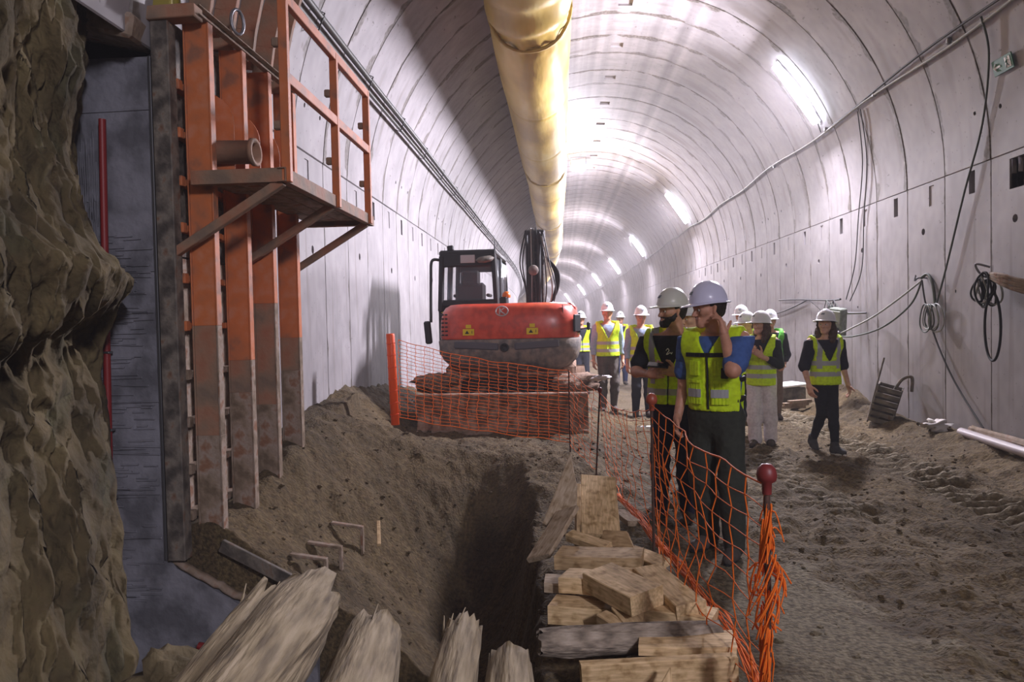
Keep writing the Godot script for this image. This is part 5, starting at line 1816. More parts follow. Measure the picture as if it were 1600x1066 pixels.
func people():
	M.weave = noise_tex(91, 0.03, 4, ramp3(grey(0.9), grey(0.96), grey(1.0)), 256)
	M.helmet_mesh = helmet_meshes()
	M.helmet = mat(Color(0.87, 0.87, 0.89), 0.28)
	M.helmet_cool = mat(Color(0.8, 0.8, 0.9), 0.25)
	M.helmet_warm = mat(Color(0.78, 0.78, 0.75), 0.3)
	M.badge = mat(Color(0.35, 0.38, 0.42), 0.5)
	M.eye_white = mat(Color(0.82, 0.79, 0.76), 0.3)
	M.eye_dark = mat(Color(0.08, 0.05, 0.04), 0.2)
	M.vest = cloth(Color(0.8, 0.93, 0.06), 0.75)
	M.vest_green = cloth(Color(0.36, 0.75, 0.22), 0.75)
	M.tape = mat(Color(0.62, 0.63, 0.64), 0.4)
	var skin := textured(Color(0.78, 0.57, 0.47), 0.55, M.weave, Vector3(2, 2, 2))
	skin.subsurf_scatter_enabled = true; skin.subsurf_scatter_strength = 0.1
	var skin2: StandardMaterial3D = skin.duplicate()
	skin2.albedo_color = Color(0.84, 0.65, 0.56)
	var dark_hair := textured(Color(0.13, 0.1, 0.09), 0.7, M.weave, Vector3(8, 1.5, 8))
	var brown_hair := textured(Color(0.27, 0.18, 0.14), 0.65, M.weave, Vector3(8, 1.5, 8))
	var boots := textured(Color(0.3, 0.27, 0.25), 0.85, M.weave, Vector3(3, 3, 3), M.rough_bump, 0.3)
	var navy := cloth(Color(0.12, 0.13, 0.18))
	var pale_blue := cloth(Color(0.6, 0.66, 0.76))
	var g := "visitors in safety vests"
	man_on_phone(skin, dark_hair, boots, g)
	bearded_man(skin, dark_hair, boots, g)
	# two men walking up beside the machine
	var s := skeleton(1.8, 0.185)
	s.knL += Vector3(0, 0.0, 0.06); s.anL += Vector3(0, 0.01, -0.06); s.anR += Vector3(0, 0, 0.08); s.knR += Vector3(0, 0, 0.03)
	s.head_turn = Vector3(0.05, -0.12, 0)
	s.wide = 1.06
	make_person(s, {"skin": skin, "hair": dark_hair, "shirt": pale_blue, "sleeve": 1.92, "trousers": cloth(Color(0.36, 0.33, 0.31)), "shoes": boots, "vee": 0.7, "spread": 0.5, "bands": [0.655, 0.585], "hem": 0.53}, "person in pale blue shirt and grey trousers walking beside the excavator", g, stand(0.81, 12.0, 4))
	s = skeleton(1.76, 0.18)
	s.knR += Vector3(0, 0, 0.05); s.anR += Vector3(0, 0.0, -0.04); s.anL += Vector3(0, 0, 0.05)
	s.head_turn = Vector3(0.1, 0.1, 0)
	make_person(s, {"skin": skin, "hair": dark_hair, "shirt": pale_blue, "sleeve": 1.9, "trousers": navy, "shoes": boots, "vee": 0.68, "spread": 0.5, "bands": [0.64, 0.57], "hem": 0.52}, "person in pale blue shirt and navy trousers walking just left of the bearded man", g, stand(1.34, 11.7, 2))
	# half hidden behind the man with his hand at his ear
	s = skeleton(1.72, 0.18)
	s.head_turn = Vector3(0.06, -0.25, 0)
	make_person(s, {"skin": skin, "hair": dark_hair, "shirt": navy, "sleeve": 1.9, "trousers": navy, "shoes": boots, "straps": true}, "person whose helmeted head shows above the blue shoulder of the near man", g, stand(2.78, 11.0, -10))
	s = skeleton(1.7, 0.175)
	s.head_turn = Vector3(0.0, -0.7, 0)
	make_person(s, {"skin": skin2, "hair": dark_hair, "shirt": navy, "sleeve": 1.9, "trousers": navy, "shoes": boots}, "person whose face peeps out between the two near men", g, stand(1.2, 6.4, -30))
	# woman in white trousers
	s = skeleton(1.6, 0.165)
	s.wide = 0.92; s.leg = 0.93; s.flare = 0.3
	s.elL = Vector3(0.22, 1.02, 0.08); s.wrL = Vector3(0.04, 1.12, 0.24); s.handL = Vector3(-0.4, 0.35, 0.1); s.thumbL = Vector3(-0.2, 1, -0.2)
	s.elR = Vector3(-0.22, 1.03, 0.05); s.wrR = Vector3(-0.12, 1.14, 0.26); s.handR = Vector3(0.3, 0.5, 0.5); s.thumbR = Vector3(0.2, 1, 0)
	s.anR += Vector3(0.03, 0, 0.1); s.knR += Vector3(0.02, 0, 0.06)
	s.head_turn = Vector3(0.05, -0.75, 0.0)
	make_person(s, {"skin": skin2, "hair": brown_hair, "shirt": navy, "sleeve": 1.55, "trousers": cloth(Color(0.86, 0.83, 0.84)), "shoes": boots, "long_hair": 0.1, "bands": [0.615, 0.545], "hem": 0.47, "vee": 0.68, "baggy": 0.026, "helmet_tilt": -0.14}, "person in white trousers with long wavy brown hair raising her hand", g, stand(2.5, 8.95, -22))
	s = skeleton(1.6, 0.165)
	s.head_turn = Vector3(0.05, -0.6, 0)
	s.elR = Vector3(-0.22, 1.05, 0.05); s.wrR = Vector3(-0.13, 1.15, 0.24); s.handR = Vector3(0.2, 0.3, 0.5)
	make_person(s, {"skin": skin2, "hair": dark_hair, "shirt": navy, "sleeve": 1.5, "trousers": navy, "shoes": boots}, "person mostly hidden behind the one in white trousers, helmet overlapping hers", g, stand(2.5, 9.6, -25))
	s = skeleton(1.64, 0.18)
	s.head_turn = Vector3(0.05, -0.15, 0)
	s.elL = Vector3(0.27, 1.0, -0.1); s.wrL = Vector3(0.2, 0.86, 0.02)
	make_person(s, {"skin": skin, "hair": dark_hair, "shirt": navy, "sleeve": 1.9, "trousers": cloth(Color(0.46, 0.39, 0.35)), "shoes": boots, "vest": M.vest_green, "bands": [], "hem": 0.5}, "person in green vest, navy jacket and beige trousers behind the white trousers", g, stand(3.27, 11.2, -5))
	# woman walking on the right
	s = skeleton(1.6, 0.165)
	s.wide = 0.9; s.leg = 0.86
	s.hipL = Vector3(0.075, 0.83, 0); s.hipR = Vector3(-0.075, 0.83, 0)
	s.knL = Vector3(0.05, 0.45, 0.09); s.anL = Vector3(0.03, 0.085, 0.16); s.pitchL = -0.05
	s.knR = Vector3(-0.04, 0.46, 0.0); s.anR = Vector3(-0.06, 0.12, -0.2); s.pitchR = 0.35
	s.elL = Vector3(0.24, 1.02, -0.06); s.wrL = Vector3(0.27, 0.8, 0.0)
	s.elR = Vector3(-0.24, 1.02, -0.02); s.wrR = Vector3(-0.23, 0.8, 0.08)
	s.head_turn = Vector3(0.0, -0.75, 0)
	var w := make_person(s, {"skin": skin2, "hair": brown_hair, "shirt": navy, "sleeve": 1.1, "sleeve_loose": 0.018, "trousers": cloth(Color(0.12, 0.13, 0.16)), "shoes": cloth(Color(0.25, 0.25, 0.26)), "soles": mat(Color(0.75, 0.74, 0.72), 0.7), "long_hair": 0.1, "bands": [0.655, 0.575], "straps": true, "hem": 0.5, "vee": 0.67, "spread": 0.48, "baggy": 0.006, "helmet_tilt": -0.16}, "person with long brown hair and slim black trousers walking near the right wall", g, stand(3.09, 8.45, 6))
	var st := mb()
	var nk := []
	for i in 17:
		var a := PI * i / 16.0
		nk.append(Vector3(cos(a) * 0.062, 1.325 - 0.05 * sin(a), 0.0 + 0.098 * sin(a)))
	tube(st, nk, 0.004, 6)
	obj("necklace", st, mat(Color(0.8, 0.78, 0.75), 0.3), w)
	# two more in the distance
	s = skeleton(1.74, 0.18)
	make_person(s, {"skin": skin, "hair": dark_hair, "shirt": navy, "sleeve": 1.9, "trousers": navy, "shoes": boots}, "person in yellow vest at the far right flank of the excavator", g, stand(0.47, 15.6, 10))
	s = skeleton(1.74, 0.18)
	s.knL += Vector3(0, 0, 0.06); s.anR += Vector3(0, 0, 0.1)
	make_person(s, {"skin": skin, "hair": dark_hair, "shirt": navy, "sleeve": 1.9, "trousers": cloth(Color(0.16, 0.2, 0.34)), "shoes": boots}, "person in blue trousers far behind, between the two in pale blue shirts", g, stand(1.5, 17.5, 0))

func man_on_phone(skin: Material, hair: Material, boots: Material, g: String):
	var s := skeleton(1.79, 0.195)
	s.wide = 1.08; s.leg = 1.06; s.armr = 1.08
	s.head = Vector3(-0.02, 1.665, 0.06)
	s.head_turn = Vector3(0.12, -0.72, 0.03)
	s.shL = Vector3(0.19, 1.46, 0.02)
	s.elL = Vector3(0.225, 1.27, 0.26); s.wrL = Vector3(0.135, 1.49, 0.17)
	s.handL = Vector3(-0.035, 0.15, -0.035); s.thumbL = Vector3(-0.15, 0.0, -1); s.curlL = 0.55
	s.shR = Vector3(-0.185, 1.45, 0.0)
	s.elR = Vector3(-0.23, 1.18, -0.02); s.wrR = Vector3(-0.23, 0.94, 0.1)
	s.anL = Vector3(0.14, 0.09, 0.06); s.knL = Vector3(0.13, 0.5, 0.06); s.ftL = 0.1
	s.anR = Vector3(-0.09, 0.09, -0.08); s.knR = Vector3(-0.1, 0.5, 0.0); s.ftR = -0.35
	var blue := cloth(Color(0.26, 0.38, 0.62))
	var p := make_person(s, {"fine": true, "skin": skin, "hair": hair, "shirt": blue, "sleeve": 0.78, "sleeve_loose": 0.03, "trousers": cloth(Color(0.2, 0.215, 0.185)), "baggy": 0.024, "shoes": boots, "gap": true, "vee": 0.755, "spread": 0.55, "bands": [], "hem": 0.55, "helmet": M.helmet_cool, "helmet_tilt": -0.06}, "person in royal blue shirt with cargo trousers holding a hand to his ear", g, stand(1.05, 4.85, -35))
	var v := p.get_node("safety_vest")
	var vb := torso(s, 0.026)
	var surf := func(x: float, y: float) -> Vector3:
		var z := 0.3
		while z > 0.0 and field_at(vb, Vector3(x, y, z)) > 0.0: z -= 0.004
		return Vector3(x, y, z)
	var st := mb()
	var zp := []
	for i in 12: zp.append(surf.call(0.008, lerpf(1.0, 1.36, i / 11.0)) + Vector3(0, 0, 0.004))
	tube(st, zp, 0.007, 6)
	obj("zip", st, M.black, v)
	st = mb()
	var strap := []
	for i in 9: strap.append(surf.call(lerpf(-0.15, 0.15, i / 8.0), 1.36) + Vector3(0, 0, 0.006))
	for i in 8: bar(st, strap[i], strap[i + 1], 0.028, 0.008, 0.001)
	obj("chest_strap", st, M.black, v)
	for sg in [-1, 1]:
		st = mb()
		var pk := []
		for i in 6: pk.append(surf.call(sg * lerpf(0.035, 0.14, i / 5.0), 1.105) + Vector3(0, 0, 0.008))
		for i in 5: bar(st, pk[i], pk[i + 1] , 0.15, 0.02, 0.004)
		var po := obj("pocket", st, M.vest, v)
		st = mb()
		for i in 5: bar(st, pk[i] + Vector3(0, 0.0, 0.011), pk[i + 1] + Vector3(0, 0.0, 0.011), 0.055, 0.006, 0.001)
		obj("reflective_tape", st, M.tape, po)
		st = mb()
		for i in 5: bar(st, pk[i] + Vector3(0, 0.078, 0.012), pk[i + 1] + Vector3(0, 0.078, 0.012), 0.02, 0.01, 0.001)
		obj("flap", st, M.vest, po)
		st = mb()
		var cp := []
		for i in 5: cp.append(surf.call(sg * lerpf(0.05, 0.13, i / 4.0), 1.27) + Vector3(0, 0, 0.006))
		for i in 4: bar(st, cp[i], cp[i + 1], 0.1, 0.014, 0.003)
		obj("chest_pocket", st, M.vest, v)
	for y in [1.19, 1.06]:
		st = mb()
		bar(st, Vector3(0.165, y, 0.06), Vector3(0.168, y + 0.005, -0.08), 0.035, 0.03, 0.004)
		obj("side_strap", st, M.black, v)
	st = mb()
	var pp: Vector3 = surf.call(0.12, 1.24)
	box(st, Vector3(0.05, 0.07, 0.02), Transform3D(Basis(), pp + Vector3(0, 0, 0.018)), 0.004)
	obj("pen_holder", st, M.black, v)

func bearded_man(skin: Material, hair: Material, boots: Material, g: String):
	var s := skeleton(1.78, 0.19)
	s.wide = 1.04
	s.head = Vector3(0.01, 1.662, 0.03)
	s.head_turn = Vector3(0.02, -0.75, 0.0)
	s.elL = Vector3(0.25, 1.17, 0.1); s.wrL = Vector3(0.1, 1.2, 0.29)
	s.handL = Vector3(-0.6, 0.25, 0.35); s.thumbL = Vector3(0.1, 1, 0.2); s.curlL = 0.55
	s.elR = Vector3(-0.26, 1.19, 0.1); s.wrR = Vector3(-0.1, 1.19, 0.3)
	s.handR = Vector3(0.6, 0.1, 0.4); s.thumbR = Vector3(0.0, 1, 0.1); s.curlR = 0.6
	s.ftL = 0.0; s.ftR = -0.45
	s.anR += Vector3(-0.01, 0, 0.03)
	var black_shirt := cloth(Color(0.1, 0.1, 0.125))
	var p := make_person(s, {"fine": true, "skin": skin, "hair": hair, "beard": true, "shirt": black_shirt, "sleeve": 0.7, "sleeve_loose": 0.02, "trousers": cloth(Color(0.15, 0.14, 0.24)), "baggy": 0.014, "shoes": boots, "vee": 0.655, "spread": 0.42, "bands": [0.585], "straps": true, "hem": 0.53, "helmet": M.helmet_warm, "helmet_tilt": -0.05}, "bearded person in black t-shirt looking left and holding a phone", g, stand(0.88, 5.6, -24))
	# white scrawl printed on the shirt
	var tb := torso(s, 0.004)
	var st := mb()
	var pts := []
	for a in [[-0.02, 1.36], [-0.005, 1.375], [0.004, 1.36], [-0.006, 1.345], [-0.016, 1.33], [0.0, 1.335], [0.012, 1.345], [0.022, 1.335], [0.028, 1.348]]:
		var z := 0.3
		while z > 0.0 and field_at(tb, Vector3(a[0] + 0.01, a[1], z)) > 0.0: z -= 0.003
		pts.append(Vector3(a[0] + 0.01, a[1], z + 0.005))
	tube(st, curve(pts, 4), 0.0035, 5)
	obj("printed_scrawl", st, mat(Color(0.85, 0.85, 0.85), 0.8), p.get_node("shirt"))
	st = mb()
	box(st, Vector3(0.155, 0.01, 0.075), Transform3D(), 0.004)
	var ph := Transform3D(p.transform.basis * Basis.from_euler(Vector3(0.35, 0.15, -0.1)), p.transform * Vector3(-0.005, 1.262, 0.375))
	var q := thing("mobile_phone", "black mobile phone in the bearded man's hands", "phone", ph)
	obj("case", st, M.black, q)
	st = mb()
	box(st, Vector3(0.145, 0.002, 0.068), Transform3D(Basis(), Vector3(0, 0.006, 0)), 0.0005)
	obj("screen", st, mat(Color(0.03, 0.03, 0.035), 0.1), q)

# ---------- timber ----------
func plank_mesh(L: float, h: float, w: float, sd: int, point := 0.0, skew := 0.0) -> ArrayMesh:   # along x; slightly warped, sawn ends askew; point narrows the +x end
	var st := mb()
	var n := 5
	var r := RandomNumberGenerator.new()
	r.seed = sd
	var bow := r.randf_range(-0.006, 0.006)
	var b := 0.004
	var rings := []
	for i in n + 1:
		var t := i / float(n)
		var f := 1.0
		var off := 0.0
		if point > 0.0 and t > 1.0 - point:
			f = maxf(0.04, 1.0 - (t - 1.0 + point) / point)
			off = (1.0 - f) * w * 0.5 * signf(skew)
		var ring := []
		var hh := h / 2.0; var ww := w / 2.0 * f
		for q in [[-hh + b, -ww], [-hh, -ww + b], [-hh, ww - b], [-hh + b, ww], [hh - b, ww], [hh, ww - b], [hh, -ww + b], [hh - b, -ww]]:
			var end := 0.0
			if i == 0: end = skew * 0.3 * q[1]
			if i == n and point == 0.0: end = r.randf_range(-0.003, 0.003) + skew * 0.2 * q[1]
			ring.append(Vector3((t - 0.5) * L + end, q[0] + bow * sin(PI * t), q[1] + off + r.randf_range(-0.0015, 0.0015)))
		rings.append(ring)
	loft(st, rings, true, -1)
	return done(st)

func log_mesh(L: float, r0: float, r1: float, sd: int, ragged := 0.06) -> ArrayMesh:   # along x, hewn and splintered at the +x end
	var st := mb()
	var n := 30; var m := 26
	var r := RandomNumberGenerator.new()
	r.seed = sd
	var tip := []
	for k in n: tip.append(r.randf_range(-1.0, 1.0) * ragged * 0.5 + ragged * 0.7 * nz(cos(TAU * k / n) * 1.5, sin(TAU * k / n) * 1.5, sd))
	var rings := []
	for i in m + 1:
		var t := i / float(m)
		var ring := []
		for k in n:
			var a := TAU * k / n
			var rad := lerpf(r0, r1, t)
			rad *= 1.0 + 0.1 * nz(cos(a) * 1.2 + t * 1.5, sin(a) * 1.2, sd + 2.0) + 0.05 * nz(cos(a) * 5.0, sin(a) * 5.0 + t * 2.0, sd + 3.0)
			rad += 0.006 * nz(a * 6.0, t * 2.5, sd + 4.0) - 0.01 * maxf(0.0, nz(cos(a) * 3.0, sin(a) * 3.0 + t * 0.7, sd + 7.0) - 0.35)
			if t > 0.86: rad *= 1.0 - 0.12 * (t - 0.86) / 0.14 + 0.06 * nz(a * 4.0, t * 9.0, sd + 5.0)
			var x := (t - 0.5) * L
			if t > 0.93: x += tip[k] * (t - 0.93) / 0.07
			ring.append(Vector3(x, cos(a) * rad, sin(a) * rad))
		rings.append(ring)
	# broken end: fibres stand at different heights
	for f in [0.75, 0.45, 0.2]:
		var ring := []
		for k in n:
			var a := TAU * k / n
			ring.append(Vector3(0.5 * L + tip[k] * f + ragged * 0.5 * nz(cos(a) * 4.0 * f, sin(a) * 4.0 * f, sd + 9.0), cos(a) * r1 * 0.85 * f, sin(a) * r1 * 0.85 * f))
		rings.append(ring)
	loft(st, rings, true, 4)
	return done(st)

func wood():
	var grain := noise_tex(61, 0.03, 4, [[0.2, Color(0.78, 0.72, 0.63)], [0.45, Color(0.85, 0.8, 0.71)], [0.65, Color(0.9, 0.85, 0.77)], [0.85, Color(0.94, 0.9, 0.83)]])
	var dirt := noise_tex(62, 0.012, 5, [[0.12, Color(0.76, 0.72, 0.66)], [0.38, Color(0.94, 0.93, 0.9)], [0.55, Color(1, 1, 1)]])
	var mk := func(c: Color) -> StandardMaterial3D:
		var m := textured(c, 0.8, grain, Vector3(0.5, 3.5, 3.5), M.soft_bump, 0.15)
		m.detail_enabled = true
		m.detail_blend_mode = BaseMaterial3D.BLEND_MODE_MUL
		m.detail_albedo = dirt
		m.detail_uv_layer = BaseMaterial3D.DETAIL_UV_2
		m.uv2_triplanar = true
		m.uv2_scale = Vector3(1.7, 1.7, 1.7)
		return m
	var tones := [mk.call(Color(0.93, 0.85, 0.72)), mk.call(Color(0.84, 0.76, 0.64)), mk.call(Color(0.76, 0.72, 0.68))]
	var bark := textured(Color(1, 1, 1), 0.85, noise_tex(63, 0.02, 5, [[0.22, Color(0.33, 0.28, 0.21)], [0.42, Color(0.47, 0.41, 0.31)], [0.6, Color(0.56, 0.5, 0.39)], [0.85, Color(0.64, 0.58, 0.48)]]), Vector3(0.35, 3.2, 3.2), M.rough_bump, 0.6)
	var grey_bark := textured(Color(1, 1, 1), 0.9, noise_tex(64, 0.02, 5, [[0.22, Color(0.38, 0.34, 0.3)], [0.5, Color(0.56, 0.51, 0.45)], [0.8, Color(0.68, 0.63, 0.57)]]), Vector3(0.8, 3.0, 3.0), M.rough_bump, 0.8)
	# boards: end a, end b (x, y, depth), thickness, width, twist about its length, tone, point, label
	var B := [
		[[0.13, 0.66, 4.82], [-0.06, 0.28, 4.42], 0.03, 0.16, 0.4, 2, -0.5, "tall grey board split to a point, leaning at the far end of the pile"],
		[[0.03, 0.4, 4.45], [-0.15, 0.2, 4.12], 0.03, 0.17, 0.35, 2, 0.0, "short grey board lying below the pointed board"],
		[[0.25, 0.5, 4.92], [0.23, 0.27, 4.32], 0.035, 0.24, 0.0, 0, 0.0, "wide clean plank leaning beside the pointed board"],
		[[0.105, 0.44, 4.78], [0.085, 0.2, 4.32], 0.03, 0.12, 1.45, 1, 0.0, "narrow board on edge between the pointed board and the wide plank"],
		[[0.04, 0.29, 4.28], [0.26, 0.27, 4.1], 0.05, 0.07, 0.3, 0, 0.0, "small offcut at the foot of the wide plank"],
		[[0.24, 0.26, 4.3], [0.44, 0.3, 4.12], 0.03, 0.12, 0.7, 1, 0.4, "wedge-shaped dark offcut tipped behind the long beam"],
		[[-0.03, 0.255, 3.98], [0.44, 0.26, 3.93], 0.08, 0.19, 0.0, 1, 0.0, "long thick beam lying across the middle of the pile"],
		[[0.4, 0.2, 4.25], [0.55, 0.24, 3.9], 0.04, 0.1, 0.3, 0, 0.0, "board end under the net, right of the long beam"],
		[[0.0, 0.29, 3.53], [0.2, 0.29, 3.48], 0.08, 0.15, 0.0, 0, 0.0, "short squared block left of the big cut block"],
		[[0.17, 0.33, 3.48], [0.37, 0.34, 3.15], 0.09, 0.2, 0.05, 0, 0.0, "big cut block with a clean square end in the middle of the pile"],
		[[0.42, 0.33, 3.54], [0.56, 0.31, 3.12], 0.07, 0.14, 0.12, 0, 0.0, "tilted block striped by the net's shadow"],
		[[-0.1, 0.25, 3.6], [0.06, 0.25, 3.57], 0.05, 0.14, 0.0, 2, 0.0, "thin board sticking out furthest over the pit"],
		[[-0.06, 0.19, 3.42], [0.24, 0.19, 3.38], 0.09, 0.16, 0.0, 0, 0.0, "pale beam end below the squared block, above the pit edge"],
		[[0.04, 0.1, 3.4], [0.24, 0.1, 3.36], 0.08, 0.14, 0.0, 1, 0.0, "lowest beam end at the pit edge"],
		[[0.37, 0.24, 3.24], [0.66, 0.23, 3.14], 0.11, 0.16, 0.0, 0, 0.0, "thick beam lying just behind the round log"],
		[[0.26, 0.3, 3.24], [0.37, 0.22, 3.05], 0.03, 0.12, 0.5, 1, 0.5, "pointed splinter board standing behind the round log"],
		[[0.17, 0.22, 3.22], [0.28, 0.19, 3.1], 0.09, 0.06, 0.2, 1, 0.0, "small block on end left of the pointed splinter"],
		[[0.06, 0.17, 2.72], [0.66, 0.2, 2.74], 0.2, 0.04, 0.06, 0, 0.0, "wide board on edge in front of the round log"],
		[[0.3, 0.285, 2.86], [0.68, 0.285, 2.86], 0.04, 0.16, 0.0, 0, 0.0, "flat board on top of the board on edge"],
		[[0.33, 0.1, 2.44], [0.34, 0.3, 2.62], 0.03, 0.1, 0.0, 0, 0.5, "tongue-shaped board standing at the front of the pile"],
		[[0.42, 0.16, 5.28], [0.5, 0.16, 4.98], 0.04, 0.09, 0.0, 2, 0.0, "offcut under the net, farthest from us"],
	]
	for i in B.size():
		var q = B[i]
		var a := V(q[0][0], q[0][1], q[0][2]); var b := V(q[1][0], q[1][1], q[1][2])
		var flip: bool = q[6] < 0.0
		var xf := frame(b if flip else a, a if flip else b)
		xf.basis = xf.basis * Basis(Vector3.RIGHT, q[4])
		var o := put("timber_board", plank_mesh(a.distance_to(b), q[2], q[3], 300 + i, absf(q[6]), 0.5 if i % 2 else -0.5), tones[q[5]], null, xf)
		tag(o, q[7], "board", "boards in the timber pile")
	var order := ["leftmost", "second", "third", "rightmost"]
	for i in 4:
		var o := put("timber_wedge", plank_mesh(0.13, 0.022, 0.05, 340 + i, 0.9, 1.0), tones[i % 2], null, Transform3D(Basis.from_euler(Vector3(0, 1.15, 0)) * Basis.from_euler(Vector3(1.1, 0, 0.15)), V(0.245 + 0.036 * i, 0.335, 3.6 - 0.012 * i)))
		tag(o, "small wooden wedge in the row of four on the pile, %s" % order[i], "wedge", "wedges on the timber pile")
	# the log across the pile
	var lg := put("round_log", log_mesh(0.76, 0.058, 0.062, 351, 0.02), grey_bark, null, frame(V(0.64, 0.27, 2.96), V(-0.1, 0.28, 2.86)))
	tag(lg, "grey round log lying across the front of the timber pile", "log")
	# poles in the foreground, pointing at the pit
	var P := [
		[[-0.68, 0.8, 1.0], [-0.775, 0.765, 2.06], 0.095, 0.108, "thickest hewn pole in the foreground with a chewed end", bark, 0.1],
		[[-0.86, 0.66, 0.9], [-0.955, 0.74, 2.14], 0.055, 0.05, "thin pole with a splintered end along the left of the thickest pole", bark, 0.12],
		[[-0.47, 0.62, 1.0], [-0.62, 0.575, 2.24], 0.11, 0.105, "second thick pole in the foreground, right of the thickest", bark, 0.07],
		[[-0.28, 0.56, 1.0], [-0.33, 0.6, 2.26], 0.07, 0.066, "narrow upright-looking pole end in the middle of the foreground", bark, 0.07],
		[[-0.14, 0.52, 1.0], [-0.17, 0.56, 2.12], 0.075, 0.07, "stubby rounded pole end right of the narrow one", bark, 0.02],
		[[-0.4, 0.42, 0.9], [-0.455, 0.46, 2.1], 0.045, 0.045, "low pole half seen between the second thick pole and the narrow one", grey_bark, 0.05],
	]
	for i in P.size():
		var q = P[i]
		var a := V(q[0][0], q[0][1], q[0][2]); var b := V(q[1][0], q[1][1], q[1][2])
		var o := put("wooden_pole", log_mesh(a.distance_to(b), q[2], q[3], 360 + i * 3, q[6]), q[5], null, frame(a, b))
		tag(o, q[4], "pole", "poles in the foreground")
		var r := RandomNumberGenerator.new()
		r.seed = 20 + i
		for k in 5:
			var st := mb()
			var an := r.randf() * TAU
			var p := Vector3(a.distance_to(b) / 2 - 0.03, cos(an) * q[3] * 0.9, sin(an) * q[3] * 0.9)
			tube(st, [p - Vector3(0.06, 0, 0), p + Vector3(r.randf_range(0.01, 0.05), r.randf_range(-0.01, 0.02), r.randf_range(-0.02, 0.02))], [0.005, 0.0015], 5)
			obj("splinter", st, q[5], o)
	# stick on the slope
	var st := mb()
	bar(st, V(-1.5, 0.0, 5.6), V(-1.42, -0.1, 5.3), 0.025, 0.03, 0.004)
	tag(obj("wooden_peg", st, tones[1]), "short wooden peg lying on the pit slope", "peg")

